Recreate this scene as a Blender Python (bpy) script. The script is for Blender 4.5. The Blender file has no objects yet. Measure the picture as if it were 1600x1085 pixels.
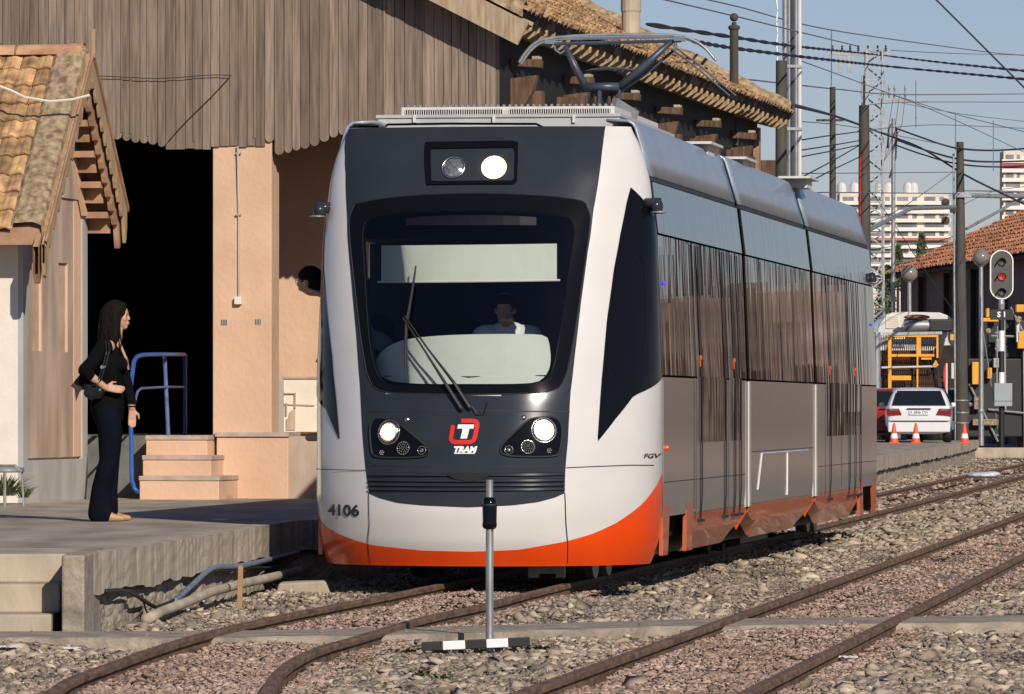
import bpy, bmesh, math, random
import numpy as np
from mathutils import Vector, Matrix
random.seed(7); rng = np.random.default_rng(7)
R = math.radians; PI = math.pi
# ---------------------------------------------------------------- camera, sky, sun, exposure
FPX, CZ = 9600.0, 1.25            # focal length in photo pixels (1600 wide), eye height over the rail top
sc = bpy.context.scene; COL = sc.collection
cam_d = bpy.data.cameras.new('camera'); cam = bpy.data.objects.new('camera', cam_d); COL.objects.link(cam)
cam.location = (0, 0, CZ); cam.rotation_euler = (R(90), 0, 0)
cam_d.sensor_width = 36; cam_d.lens = 36*FPX/1600; cam_d.shift_y = 97.5/1600
cam_d.clip_start = .5; cam_d.clip_end = 9000
sc.camera = cam
SUN_EL, SUN_AZ = 27, 22           # degrees; azimuth to the right of straight behind the camera
world = bpy.data.worlds.new("World"); sc.world = world; world.use_nodes = True
wn = world.node_tree; bg = wn.nodes['Background']
sky = wn.nodes.new('ShaderNodeTexSky'); sky.sky_type = 'NISHITA'; sky.sun_disc = False
sky.sun_elevation = R(SUN_EL); sky.sun_rotation = R(180-SUN_AZ); sky.air_density = 1.0; sky.dust_density = 0.1; sky.ozone_density = 4.0
tint = wn.nodes.new('ShaderNodeMix'); tint.data_type = 'RGBA'; tint.blend_type = 'MULTIPLY'; tint.inputs[0].default_value = 1
tint.inputs[7].default_value = (1.0, .93, 1.12, 1)
wn.links.new(sky.outputs[0], tint.inputs[6]); wn.links.new(tint.outputs[2], bg.inputs[0]); bg.inputs[1].default_value = .062
sun_d = bpy.data.lights.new('sun', 'SUN'); sun_d.energy = 4.4; sun_d.angle = R(.5); sun_d.color = (1, .91, .79)
sun = bpy.data.objects.new('sun', sun_d); COL.objects.link(sun); sun.rotation_euler = (R(90-SUN_EL), 0, R(SUN_AZ)); sun.location = (20, -40, 30)
sc.view_settings.view_transform = 'Standard'; sc.view_settings.look = 'None'; sc.view_settings.exposure = 0; sc.view_settings.gamma = 1
sc.cycles.max_bounces = 8; sc.cycles.transparent_max_bounces = 12
try: sc.cycles.use_denoising = True
except Exception: pass

# ---------------------------------------------------------------- helpers
def P(px, py, Y): return Vector(((px-800)*Y/FPX, Y, CZ-(py-640)*Y/FPX))
def G(px, py, z=0.0):
    Y = FPX*(CZ-z)/(py-640); return Vector(((px-800)*Y/FPX, Y, z))
def lerp(a, b, t): return a+(b-a)*t
def interp(pts, x):
    if x <= pts[0][0]: return pts[0][1]
    for (x0, y0), (x1, y1) in zip(pts, pts[1:]):
        if x <= x1: return y0+(y1-y0)*(x-x0)/(x1-x0)
    return pts[-1][1]

def mat(name, col, rough=.6, metal=0, var=.15, vs=4, bump=0, bs=40, col2=None, coat=0, st=(1, 1, 1), island=0, ior=1.5, emit=None, es=0, det=6, bst=None, bdet=5):
    m = bpy.data.materials.new(name); m.use_nodes = True; nt = m.node_tree; b = nt.nodes['Principled BSDF']
    b.inputs['Roughness'].default_value = rough; b.inputs['Metallic'].default_value = metal; b.inputs['IOR'].default_value = ior
    if coat: b.inputs['Coat Weight'].default_value = coat; b.inputs['Coat Roughness'].default_value = .04
    if emit: b.inputs['Emission Color'].default_value = (*emit, 1); b.inputs['Emission Strength'].default_value = es
    tc = nt.nodes.new('ShaderNodeTexCoord'); L = nt.links.new
    mp = nt.nodes.new('ShaderNodeMapping'); mp.inputs['Scale'].default_value = st; L(tc.outputs['Object'], mp.inputs[0])
    c = [min(1, v*(1+var)) for v in col] if col2 is None else col2
    d = [v*(1-var) for v in col] if col2 is None else col
    if var or col2:
        n = nt.nodes.new('ShaderNodeTexNoise'); n.inputs['Scale'].default_value = vs; n.inputs['Detail'].default_value = det; L(mp.outputs[0], n.inputs['Vector'])
        r = nt.nodes.new('ShaderNodeValToRGB'); r.color_ramp.elements[0].position = .32; r.color_ramp.elements[1].position = .68
        r.color_ramp.elements[0].color = (*d, 1); r.color_ramp.elements[1].color = (*c, 1); L(n.outputs['Fac'], r.inputs[0]); out = r.outputs[0]
        if island:
            g = nt.nodes.new('ShaderNodeNewGeometry'); mr = nt.nodes.new('ShaderNodeMapRange')
            mr.inputs['To Min'].default_value = 1-island; mr.inputs['To Max'].default_value = 1+island; L(g.outputs['Random Per Island'], mr.inputs['Value'])
            vm = nt.nodes.new('ShaderNodeVectorMath'); vm.operation = 'SCALE'; L(out, vm.inputs[0]); L(mr.outputs[0], vm.inputs['Scale']); out = vm.outputs[0]
        L(out, b.inputs['Base Color'])
    else: b.inputs['Base Color'].default_value = (*col, 1)
    if bump:
        n2 = nt.nodes.new('ShaderNodeTexNoise'); n2.inputs['Scale'].default_value = bs; n2.inputs['Detail'].default_value = bdet
        if bst:
            mp2 = nt.nodes.new('ShaderNodeMapping'); mp2.inputs['Scale'].default_value = bst; L(tc.outputs['Object'], mp2.inputs[0]); L(mp2.outputs[0], n2.inputs['Vector'])
        else: L(mp.outputs[0], n2.inputs['Vector'])
        bp = nt.nodes.new('ShaderNodeBump'); bp.inputs['Strength'].default_value = 1; bp.inputs['Distance'].default_value = bump; L(n2.outputs['Fac'], bp.inputs['Height']); L(bp.outputs[0], b.inputs['Normal'])
        if coat: L(bp.outputs[0], b.inputs['Coat Normal'])
    return m

class MB:
    def __init__(s): s.v = []; s.f = []
    def add(s, vs, fs):
        o = len(s.v); s.v += [tuple(v) for v in vs]; s.f += [tuple(i+o for i in f) for f in fs]; return s
    def box(s, c, d, M=None):
        x, y, z = d[0]/2, d[1]/2, d[2]/2
        vs = [Vector((a, b, e)) for e in (-z, z) for b in (-y, y) for a in (-x, x)]
        if M is not None: vs = [M @ v for v in vs]
        vs = [v+Vector(c) for v in vs]
        return s.add(vs, [(0, 2, 3, 1), (4, 5, 7, 6), (0, 1, 5, 4), (2, 6, 7, 3), (0, 4, 6, 2), (1, 3, 7, 5)])
    def box2(s, a, b): return s.box([(a[i]+b[i])/2 for i in range(3)], [abs(b[i]-a[i]) for i in range(3)])
    def prism(s, pts, off):                     # polygon extruded along a vector
        n = len(pts); off = Vector(off); pts = [Vector(p) for p in pts]
        return s.add(pts+[p+off for p in pts], [tuple(range(n))[::-1], tuple(range(n, 2*n))]+[(i, (i+1) % n, n+(i+1) % n, n+i) for i in range(n)])
    def beam(s, p, q, w, h, up=(0, 0, 1)):
        p, q = Vector(p), Vector(q); d = (q-p); L = d.length; d.normalize(); x = d.cross(Vector(up)).normalized(); u = x.cross(d)
        M = Matrix((x, d, u)).transposed(); return s.box((p+q)/2, (w, L, h), M)
    def tube(s, pts, r, n=8, cap=True):
        pts = [Vector(p) for p in pts]; k = len(pts); rr = r if isinstance(r, (list, tuple)) else [r]*k; vs = []; fs = []
        ref = None
        for i, p in enumerate(pts):
            d = (pts[min(i+1, k-1)]-pts[max(i-1, 0)]).normalized()
            if ref is None: ref = Vector((0, 0, 1)) if abs(d.z) < .9 else Vector((0, 1, 0))
            x = d.cross(ref).normalized(); y = x.cross(d).normalized(); ref = y if abs(d.dot(y)) < .9 else ref
            for j in range(n): a = 2*PI*j/n; vs.append(p+(x*math.cos(a)+y*math.sin(a))*rr[i])
        for i in range(k-1):
            for j in range(n): fs.append((i*n+j, i*n+(j+1) % n, (i+1)*n+(j+1) % n, (i+1)*n+j))
        if cap: fs += [tuple(range(n))[::-1], tuple(range((k-1)*n, k*n))]
        return s.add(vs, fs)
    def lathe(s, prof, c=(0, 0, 0), n=20, M=None):      # profile (r, z) about z
        vs = []; fs = []; k = len(prof)
        for r, z in prof:
            for j in range(n):
                a = 2*PI*j/n; v = Vector((r*math.cos(a), r*math.sin(a), z)); vs.append((M @ v if M is not None else v)+Vector(c))
        for i in range(k-1):
            for j in range(n): fs.append((i*n+j, i*n+(j+1) % n, (i+1)*n+(j+1) % n, (i+1)*n+j))
        fs += [tuple(range(n))[::-1], tuple(range((k-1)*n, k*n))]
        return s.add(vs, fs)
    def sphere(s, c, r, n=16, k=10, sc_=(1, 1, 1)):
        prof = [(max(1e-4, math.sin(PI*i/k))*r, -math.cos(PI*i/k)*r) for i in range(k+1)]
        M = Matrix.Diagonal(Vector(sc_)); return s.lathe(prof, c, n, M)
    def grid(s, rows, closed=False):
        k = len(rows); n = len(rows[0]); vs = [p for r in rows for p in r]; fs = []
        for i in range(k-1):
            for j in range(n if closed else n-1): fs.append((i*n+j, i*n+(j+1) % n, (i+1)*n+(j+1) % n, (i+1)*n+j))
        return s.add(vs, fs)
    def build(s, name, m, parent=None, smooth=False, bevel=0, solid=0):
        me = bpy.data.meshes.new(name); me.from_pydata(s.v, [], s.f); me.materials.append(m)
        bm = bmesh.new(); bm.from_mesh(me); bmesh.ops.recalc_face_normals(bm, faces=bm.faces); bm.to_mesh(me); bm.free()
        o = bpy.data.objects.new(name, me); COL.objects.link(o)
        if parent is not None: o.parent = parent
        if smooth:
            me.polygons.foreach_set('use_smooth', [True]*len(me.polygons))
            if smooth != 'all':
                md = o.modifiers.new('edges', 'EDGE_SPLIT'); md.split_angle = R(40)
        if bevel:
            md = o.modifiers.new('bevel', 'BEVEL'); md.width = bevel; md.segments = 2; md.limit_method = 'ANGLE'
        if solid:
            md = o.modifiers.new('solid', 'SOLIDIFY'); md.thickness = solid; md.offset = 0
        return o
def tag(o, label=None, cat=None, group=None, kind=None):
    if label: o['label'] = label
    if cat: o['category'] = cat
    if group: o['group'] = group
    if kind: o['kind'] = kind
    return o
def empty(name, loc=(0, 0, 0), rz=0, label=None, cat=None, group=None):
    o = bpy.data.objects.new(name, None); COL.objects.link(o); o.location = loc; o.rotation_euler = (0, 0, rz); o.empty_display_size = .2
    return tag(o, label, cat, group)
def copy_tree(o, parent=None):
    c = o.copy(); COL.objects.link(c)
    if parent is not None: c.parent = parent
    for ch in list(o.children): copy_tree(ch, c)
    return c
def text_mesh(body, size, bold=0, shear=0, align='CENTER'):
    cu = bpy.data.curves.new('lettering', 'FONT'); cu.body = body; cu.size = size; cu.offset = bold; cu.shear = shear; cu.align_x = align; cu.align_y = 'CENTER'; cu.resolution_u = 4
    o = bpy.data.objects.new('lettering', cu); COL.objects.link(o); bpy.context.view_layer.update()
    dg = bpy.context.evaluated_depsgraph_get(); me = o.evaluated_get(dg).to_mesh()
    vs = [tuple(v.co) for v in me.vertices]; fs = [tuple(p.vertices) for p in me.polygons]
    o.evaluated_get(dg).to_mesh_clear(); bpy.data.objects.remove(o); bpy.data.curves.remove(cu); return vs, fs
def chaikin(pts, it=2, closed=True):
    for _ in range(it):
        q = []; n = len(pts)
        for i in range(n if closed else n-1):
            a, b = pts[i], pts[(i+1) % n]; q.append((a[0]*.75+b[0]*.25, a[1]*.75+b[1]*.25)); q.append((a[0]*.25+b[0]*.75, a[1]*.25+b[1]*.75))
        if not closed: q = [pts[0]]+q+[pts[-1]]
        pts = q
    return pts
def resample(pts, n, closed=False):
    p = list(pts)+([pts[0]] if closed else []); d = [0]
    for a, b in zip(p, p[1:]): d.append(d[-1]+math.dist(a, b))
    out = []; L = d[-1]; j = 0
    for i in range(n):
        t = L*i/(n if closed else n-1)
        while j < len(d)-2 and d[j+1] < t: j += 1
        u = (t-d[j])/max(1e-9, d[j+1]-d[j]); out.append(tuple(p[j][k]+(p[j+1][k]-p[j][k])*u for k in range(len(p[0]))))
    return out
def inpoly(x, y, poly):
    c = False; j = len(poly)-1
    for i in range(len(poly)):
        xi, yi = poly[i]; xj, yj = poly[j]
        if (yi > y) != (yj > y) and x < (xj-xi)*(y-yi)/(yj-yi)+xi: c = not c
        j = i
    return c
# ---------------------------------------------------------------- materials
M = {}
M['white_paint'] = mat('white_paint', (.65, .625, .60), .2, var=.05, vs=1.5, coat=.6)
M['orange'] = mat('orange_paint', (.78, .065, .004), .25, var=.05, coat=.3)
M['panel_grey'] = mat('dark_grey_paint', (.026, .032, .040), .15, var=.08, ior=1.35, bump=.0002, bs=3)
M['gloss_black'] = mat('gloss_black', (.005, .0055, .007), .06, var=0, ior=1.28)
M['black'] = mat('matt_black', (.012, .012, .013), .5, var=.1)
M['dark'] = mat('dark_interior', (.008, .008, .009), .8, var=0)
M['silver'] = mat('silver_paint', (.74, .73, .74), .14, metal=.85, var=.05, vs=2, bump=.0016, bs=1, bst=(1, 3, .5), bdet=1)
M['silver_matt'] = mat('pale_silver_paint', (.33, .37, .42), .4, metal=.3, var=.06, vs=2.5, st=(1, 1, 3), bump=.0008, bs=1.2, coat=.15)
M['side_glass'] = mat('tinted_side_glass', (.02, .016, .016), .012, var=0, ior=2.6, bump=.0014, bs=1, bst=(1, 4, .35), bdet=1.5)
M['upper_glass'] = mat('upper_band_glass', (.02, .022, .028), .012, var=0, ior=2.0, bump=.003, bs=1, bst=(1, 4, .8), bdet=2)
M['orange_side'] = mat('orange_skirt_paint', (.50, .10, .035), .30, var=.15, ior=1.9, coat=.3, bump=.0004, bs=1, bst=(1, 3, .6), bdet=1)
M['rubber'] = mat('rubber', (.015, .015, .016), .7, var=.2)
M['grey_metal'] = mat('grey_metal', (.32, .33, .33), .45, metal=.5, var=.15, vs=8)
M['galv'] = mat('galvanised_steel', (.42, .43, .42), .4, metal=.7, var=.2, vs=14, st=(1, 1, .3))
M['steel'] = mat('bright_steel', (.6, .6, .6), .25, metal=1, var=.1)
M['roof_grey'] = mat('roof_box_grey', (.42, .43, .42), .5, var=.08)
M['roof_vent'] = mat('roof_vent_white', (.58, .57, .54), .5, var=.1, vs=10)
M['dash'] = mat('dashboard_cover', (.52, .56, .53), .7, var=.04)
M['blind'] = mat('blind_cloth', (.52, .56, .51), .8, var=.03)
M['red_paint'] = mat('red_paint', (.65, .03, .015), .3, var=.05)
M['white_plain'] = mat('white_letters', (.8, .8, .8), .4, var=0)
M['lamp_on'] = mat('lit_lamp', (1, .9, .7), .3, var=0, emit=(1, .50, .16), es=2.2)
M['lamp_main'] = mat('lit_headlamp', (1, .95, .85), .2, var=0, emit=(1, .55, .24), es=.55)
M['lamp_core'] = mat('lamp_filament_glow', (1, .95, .85), .2, var=0, emit=(1, .84, .58), es=4)
M['lamp_glass'] = mat('lamp_glass', (.25, .26, .26), .12, metal=.6, var=.5, vs=60)
M['panto'] = mat('pantograph_paint', (.06, .075, .1), .4, var=.2, metal=.2)
M['rail'] = mat('rusty_rail', (.075, .040, .022), .8, var=0, col2=(.22, .13, .075), vs=25, st=(1, .15, 1), bump=.002, bs=60)
M['rail_top'] = mat('rail_running_band', (.10, .088, .082), .35, metal=.7, var=.2, vs=10, st=(1, .2, 1))
M['ground'] = mat('ballast_base', (.13, .105, .075), .95, var=0, col2=(.3, .25, .18), vs=11, bump=.03, bs=25)
M['stones'] = mat('ballast_stone', (.24, .185, .135), .95, var=0, col2=(.46, .37, .275), vs=1.3, island=.42, bump=.004, bs=60)
M['stones_grey'] = mat('grey_ballast_stone', (.16, .13, .105), .95, var=0, col2=(.30, .25, .20), vs=1.3, island=.38)
M['stones_pink'] = mat('pink_gravel', (.27, .175, .13), .95, var=0, col2=(.45, .33, .265), vs=2, island=.4)
M['concrete'] = mat('concrete', (.30, .25, .185), .9, var=0, col2=(.50, .42, .32), vs=3, bump=.006, bs=30, st=(1, 1, .5))
M['concrete_dark'] = mat('weathered_concrete', (.20, .17, .13), .95, var=0, col2=(.42, .35, .27), vs=5, bump=.02, bs=22)
M['platform_top'] = mat('platform_paving', (.24, .195, .155), .9, var=0, col2=(.42, .36, .29), vs=2.2, st=(1, .25, 1), bump=.004, bs=40)
M['peach'] = mat('peach_stucco', (.58, .38, .255), .9, var=0, col2=(.67, .45, .305), vs=2, st=(1, 1, .8), bump=.006, bs=22)
M['peach_dirty'] = mat('worn_peach_stucco', (.42, .29, .2), .9, var=0, col2=(.6, .43, .31), vs=3, bump=.004, bs=25)
M['cream'] = mat('cream_stucco', (.74, .68, .58), .9, var=.06, bump=.003, bs=25)
M['dock_grey'] = mat('dark_grey_render', (.11, .11, .105), .9, var=0, col2=(.17, .17, .165), vs=4, bump=.004)
M['grey_render'] = mat('grey_render', (.34, .33, .32), .9, var=0, col2=(.46, .45, .43), vs=3, st=(1, 1, .4), bump=.003)
M['stain_render'] = mat('stained_render', (.32, .235, .175), .9, var=0, col2=(.54, .42, .33), vs=3, st=(1, 1, .3), bump=.003)
M['stone_step'] = mat('step_nosing', (.42, .33, .28), .8, var=.15, vs=8)
M['wood'] = mat('weathered_planks', (.145, .108, .083), .9, var=0, col2=(.27, .205, .155), vs=4, st=(9, 9, .5), island=.30, bump=.004, bs=6)
M['wood_pale'] = mat('pale_worn_wood', (.28, .20, .13), .9, var=0, col2=(.46, .36, .24), vs=5, st=(6, 6, .6), bump=.003)
M['wood_mid'] = mat('worn_timber', (.26, .17, .09), .9, var=0, col2=(.46, .33, .19), vs=5, st=(6, 6, .6), bump=.003)
M['timber_shaded'] = mat('shade_toned_timber', (.06, .032, .018), .9, var=0, col2=(.17, .10, .06), vs=5, st=(6, 6, .6))  # brown timber with the eave's shade put into its colour
M['wood_brown'] = mat('brown_painted_wood', (.25, .135, .075), .8, var=0, col2=(.42, .25, .15), vs=4, island=.15)
M['dark_wood'] = mat('dark_stained_wood', (.03, .018, .012), .9, var=.3)
M['tile'] = mat('roof_tile', (.20, .11, .055), .9, var=0, col2=(.55, .34, .16), vs=9, island=.4, bump=.006, bs=30)
M['tile_red'] = mat('red_roof_tile', (.34, .12, .055), .9, var=0, col2=(.52, .24, .12), vs=1.2, island=.3)
M['mortar'] = mat('lichen_mortar', (.15, .10, .06), .95, var=0, col2=(.44, .33, .2), vs=14, bump=.01, bs=25)
M['pole_dark'] = mat('weathered_pole', (.06, .055, .045), .8, var=.3, vs=4, st=(1, 1, .2))
M['wire'] = mat('black_wire', (.02, .022, .026), .6, var=0)
M['wire_grey'] = mat('grey_wire', (.16, .16, .17), .5, var=0)
M['yellow'] = mat('yellow_machine_paint', (.78, .34, .02), .45, var=.12)
M['skin'] = mat('skin', (.5, .27, .18), .55, var=.05)
M['hair'] = mat('dark_hair', (.010, .007, .006), .8, var=.4, vs=30, st=(6, 6, .6), bump=.006, bs=20, ior=1.2)
M['cloth_black'] = mat('black_cloth', (.005, .005, .006), .95, var=.2, bump=.006, bs=9, ior=1.15)
M['cloth_navy'] = mat('dark_navy_cloth', (.004, .006, .011), .95, var=.2, bump=.008, bs=7, ior=1.15)
M['leather_tan'] = mat('tan_leather', (.4, .24, .12), .5, var=.1)
M['leather_black'] = mat('black_leather', (.01, .011, .012), .25, var=.2, bump=.006, bs=22)
M['blue'] = mat('blue_paint', (.025, .09, .32), .4, var=.2, vs=12)
M['post_blue'] = mat('scratched_blue_paint', (.08, .13, .30), .5, var=.3, vs=20)
M['worn_blue'] = mat('worn_blue_paint', (.16, .20, .27), .5, var=.3, vs=20)
# ---------------------------------------------------------------- ground, tracks, platform
GZ = -.12
TH = R(8)                          # direction of the tram
def smooth_line(pts, step=.4):     # polyline (x, y) -> evenly spaced smooth points
    return resample(chaikin([tuple(p) for p in pts], 3, False), max(3, int(sum(math.dist(a, b) for a, b in zip(pts, pts[1:]))/step)))
def pxline(l): return [tuple(G(x, y, 0))[:2] for x, y in l]
railL = pxline([(77, 1085), (94, 1069), (124, 1054), (169, 1039), (225, 1018), (300, 994), (394, 971), (487, 952), (630, 925)])
railL = [(-2.9, 24.0), (-2.45, 26.0)][:0]+[(railL[0][0]-.35, railL[0][1]-1.6)]+railL+[(2.2, 65.6), (5.43, 91.6), (11.9, 142.9), (27, 262)]
railR = pxline([(416, 1084), (424, 1061), (450, 1035), (495, 1012), (560, 995), (622, 975), (685, 959), (760, 944), (863, 916)])
railR = [(railR[0][0]-.05, railR[0][1]-1.6)]+railR+[(3.09, 64.2), (6.55, 91.6), (13.0, 142.9), (28.1, 262)]
fit = lambda pts, ys: [(np.polyval(np.polyfit([p[1] for p in pts], [p[0] for p in pts], 1), y), y) for y in ys]
rl = pxline([(832, 1085), (1000, 1016), (1105, 979), (1187, 945), (1319, 894), (1450, 849), (1600, 808)])
rr = pxline([(1161, 1085), (1262, 1039), (1371, 975), (1450, 934), (1525, 904), (1600, 868)])
ys = [20, 40, 60, 90, 140, 260]
cl = np.polyfit([p[1] for p in rl], [p[0] for p in rl], 1); cr = np.polyfit([p[1] for p in rr], [p[0] for p in rr], 1)
print('track fit', cl, cr)
sl = (cl[0]+cr[0])/2; mid = (np.polyval(cl, 36)+np.polyval(cr, 36))/2; hw = (np.polyval(cr, 36)-np.polyval(cl, 36))/2
rail2L = [(mid-hw+sl*(y-36), y) for y in ys]; rail2R = [(mid+hw+sl*(y-36), y) for y in ys]
print('gauge', hw*2, 'slope', sl)
RAILS = [smooth_line(r) for r in (railL, railR, rail2L, rail2R)]
def rail_mesh(line):
    prof = [(-.025, 0), (.025, 0), (.028, -.01), (.027, -.034), (.01, -.05), (.01, -.1), (.055, -.112), (.055, -.13), (-.055, -.13), (-.055, -.112), (-.01, -.1), (-.01, -.05), (-.027, -.034), (-.028, -.01)]
    b = MB(); rows = []
    for i, (x, y) in enumerate(line):
        a, c = line[max(0, i-1)], line[min(len(line)-1, i+1)]; d = Vector((c[0]-a[0], c[1]-a[1], 0)).normalized(); nrm = Vector((d.y, -d.x, 0))
        rows.append([Vector((x, y, 0))+nrm*u+Vector((0, 0, v)) for u, v in prof])
    b.grid(rows, True); return b
t1 = empty('railway_track', (0, 0, 0), 0, 'rusty curved railway track passing under the tram', 'railway track')
for l in RAILS[:2]: rail_mesh(l).build('rail', M['rail'], t1)
t2 = empty('railway_track', (0, 0, 0), 0, 'straight rusty railway track crossing the open ballast beside the tram', 'railway track')
for l in RAILS[2:]: rail_mesh(l).build('rail', M['rail'], t2)
NR = [np.array([(p[0], p[1]) for p in l]) for l in RAILS]
def railx(k, y): return np.interp(y, NR[k][:, 1], NR[k][:, 0])

# big sheet to the horizon, with a finer rolling strip near the tracks
g = MB()
S = 4000
g.add([(-S, -60, GZ-.06), (S, -60, GZ-.06), (S, S, GZ-.06), (-S, S, GZ-.06)], [(0, 1, 2, 3)])
tag(g.build('ground', M['ground']), kind='structure')
# paved yard behind the platform and round the far shed
y_ = MB().box2((-60, 174.5, GZ-.4), (11.9, 420, .30))
tag(y_.build('yard', M['platform_top']), kind='structure')
road = MB().box2((13.6, 190, GZ-.3), (120, 420, .1)); tag(road.build('shed_apron', M['platform_top']), kind='structure')

# platform
PZ = .39
edge = [(-3.32, 36.5), (-2.54, 36.5), (-1.72, 47.2), (-1.28, 48.6), (.6, 64.0), (2.4, 78.0), (6.5, 110), (9.75, 140), (13.1, 173)]
edge_s = [edge[0], edge[1], (-2.25, 40), (-1.98, 43.6)]+edge[2:]
poly = edge_s+[(-40, 174), (-40, 36.5), (-3.32, 36.5)]
M['coping'] = mat('stained_coping', (.26, .21, .155), .95, var=0, col2=(.52, .44, .34), vs=7, st=(1, 1, .12), bump=.012, bs=18)
pf = empty('platform', (0, 0, 0), 0, 'long low concrete station platform with broken edge and steps', 'platform'); pf['kind'] = 'structure'
b = MB(); b.prism([(x, y, PZ-.20) for x, y in poly], (0, 0, .20)); b.build('platform_slab', M['platform_top'], pf, bevel=.008)
def edge_band(z0, z1, off, m, name, amp=0, n=260, i0=1, jag=0):
    line = resample(edge_s[i0:], n); rows = []; wob = np.convolve(rng.normal(0, 1, n+4), np.ones(3)/3, 'same')[2:-2]
    for i, (x, y) in enumerate(line):
        a, c = line[max(0, i-1)], line[min(n-1, i+1)]; d = Vector((c[0]-a[0], c[1]-a[1], 0)).normalized(); nn = Vector((d.y, -d.x, 0))
        col = []
        for k in range(6):
            z = lerp(z0+(jag*(wob[i]) if k == 0 else 0), z1, k/5); j = amp*(rng.random()-.5) if amp else 0
            col.append(Vector((x, y, z))+nn*(off+j))
        col.append(Vector((x, y, z1))-nn*.12); rows.append(col)
    MB().grid(rows).build(name, m, pf)
from mathutils import noise
def rough_wall():          # near stretch of wall, broken concrete
    line = resample(edge_s[1:7], 420); rows = []
    for i, (x, y) in enumerate(line):
        a, c = line[max(0, i-1)], line[min(419, i+1)]; d = Vector((c[0]-a[0], c[1]-a[1], 0)).normalized(); nn = Vector((d.y, -d.x, 0)); col = []
        for k in range(15):
            z = lerp(GZ-.08, PZ-.225, k/14); v = Vector((x*3, y*3, z*5)); f = noise.fractal(v, 1.0, 2.0, 5)*.045+noise.noise(v*5)*.012
            if k > 10: f -= .05*(k-10)/4*(1+noise.noise(Vector((0, y*2.2, 3))))
            col.append(Vector((x, y, z))+nn*(-.01+f))
        rows.append(col)
    MB().grid(rows).build('broken_wall_face', M['concrete_dark'], pf)
edge_band(PZ-.235, PZ+.004, .045, M['coping'], 'edge_coping', .008, 900, 1, .022)
edge_band(GZ-.1, PZ-.265, -.03, M['concrete_dark'], 'platform_wall', .03, 500)
rough_wall()
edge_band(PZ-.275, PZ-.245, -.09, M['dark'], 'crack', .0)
# three risers at the near end and the concrete pillar that closes the wall
for i in range(3):
    zt = PZ-.17*i; y0 = 36.45-.28*i
    MB().box2((-4.6, y0, zt-.168), (-2.63-.03*i, 37.95, zt+.003)).build('step', M['concrete'], pf, bevel=.012)
MB().box2((-2.625, 35.8, GZ-.1), (-2.49, 38.0, PZ+.012)).build('end_pillar', M['concrete_dark'], pf, bevel=.015)

# concrete crossing strip
s = MB(); far_ = [(-40, 35.3), (-1.85, 35.6), (-.67, 36.1), (1, 37.6), (3.2, 38.4), (30, 44)]; near_ = [(-40, 34.2), (-1.8, 34.5), (-.65, 34.9), (.8, 36.2), (3.1, 37.1), (30, 42.7)]
fa = resample(far_[1:-1], 60); ne = resample(near_[1:-1], 60)
fa = [(-9, 35.4)]+fa+[(9, 39.6)]; ne = [(-9, 34.4)]+ne+[(9, 38.3)]
rows = [[Vector((x, y, GZ-.1)) for x, y in fa], [Vector((x, y, -.035)) for x, y in fa], [Vector((x, y+.02, -.032+.002*math.sin(x*9))) for x, y in ne], [Vector((x, y, -.04+.008*math.sin(x*23)*math.sin(x*7))) for x, y in ne], [Vector((x, y, GZ-.1)) for x, y in ne]]
tag(s.grid(rows).build('crossing_strip', M['concrete_dark']), kind='structure')

# ---- stones (uncountable): one mesh per kind of stone
PHI = (1+5**.5)/2
ICO = np.array([(-1, PHI, 0), (1, PHI, 0), (-1, -PHI, 0), (1, -PHI, 0), (0, -1, PHI), (0, 1, PHI), (0, -1, -PHI), (0, 1, -PHI), (PHI, 0, -1), (PHI, 0, 1), (-PHI, 0, -1), (-PHI, 0, 1)])/1.902
ICF = np.array([(0, 11, 5), (0, 5, 1), (0, 1, 7), (0, 7, 10), (0, 10, 11), (1, 5, 9), (5, 11, 4), (11, 10, 2), (10, 7, 6), (7, 1, 8), (3, 9, 4), (3, 4, 2), (3, 2, 6), (3, 6, 8), (3, 8, 9), (4, 9, 5), (2, 4, 11), (6, 2, 10), (8, 6, 7), (9, 8, 1)])
PE = np.array(edge_s)
def allowed(x, y):
    ok = np.ones(len(x), bool)
    pex = np.interp(y, PE[1:, 1], PE[1:, 0]); ok &= ~((x < pex+.02) & (y > 35.9))
    yn = np.interp(x, [p[0] for p in ne], [p[1] for p in ne]); yf = np.interp(x, [p[0] for p in fa], [p[1] for p in fa])
    inside = (y > yn+.0) & (y < yf-.0); ok &= ~inside | (rng.random(len(x)) < .003)
    return ok, inside
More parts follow.
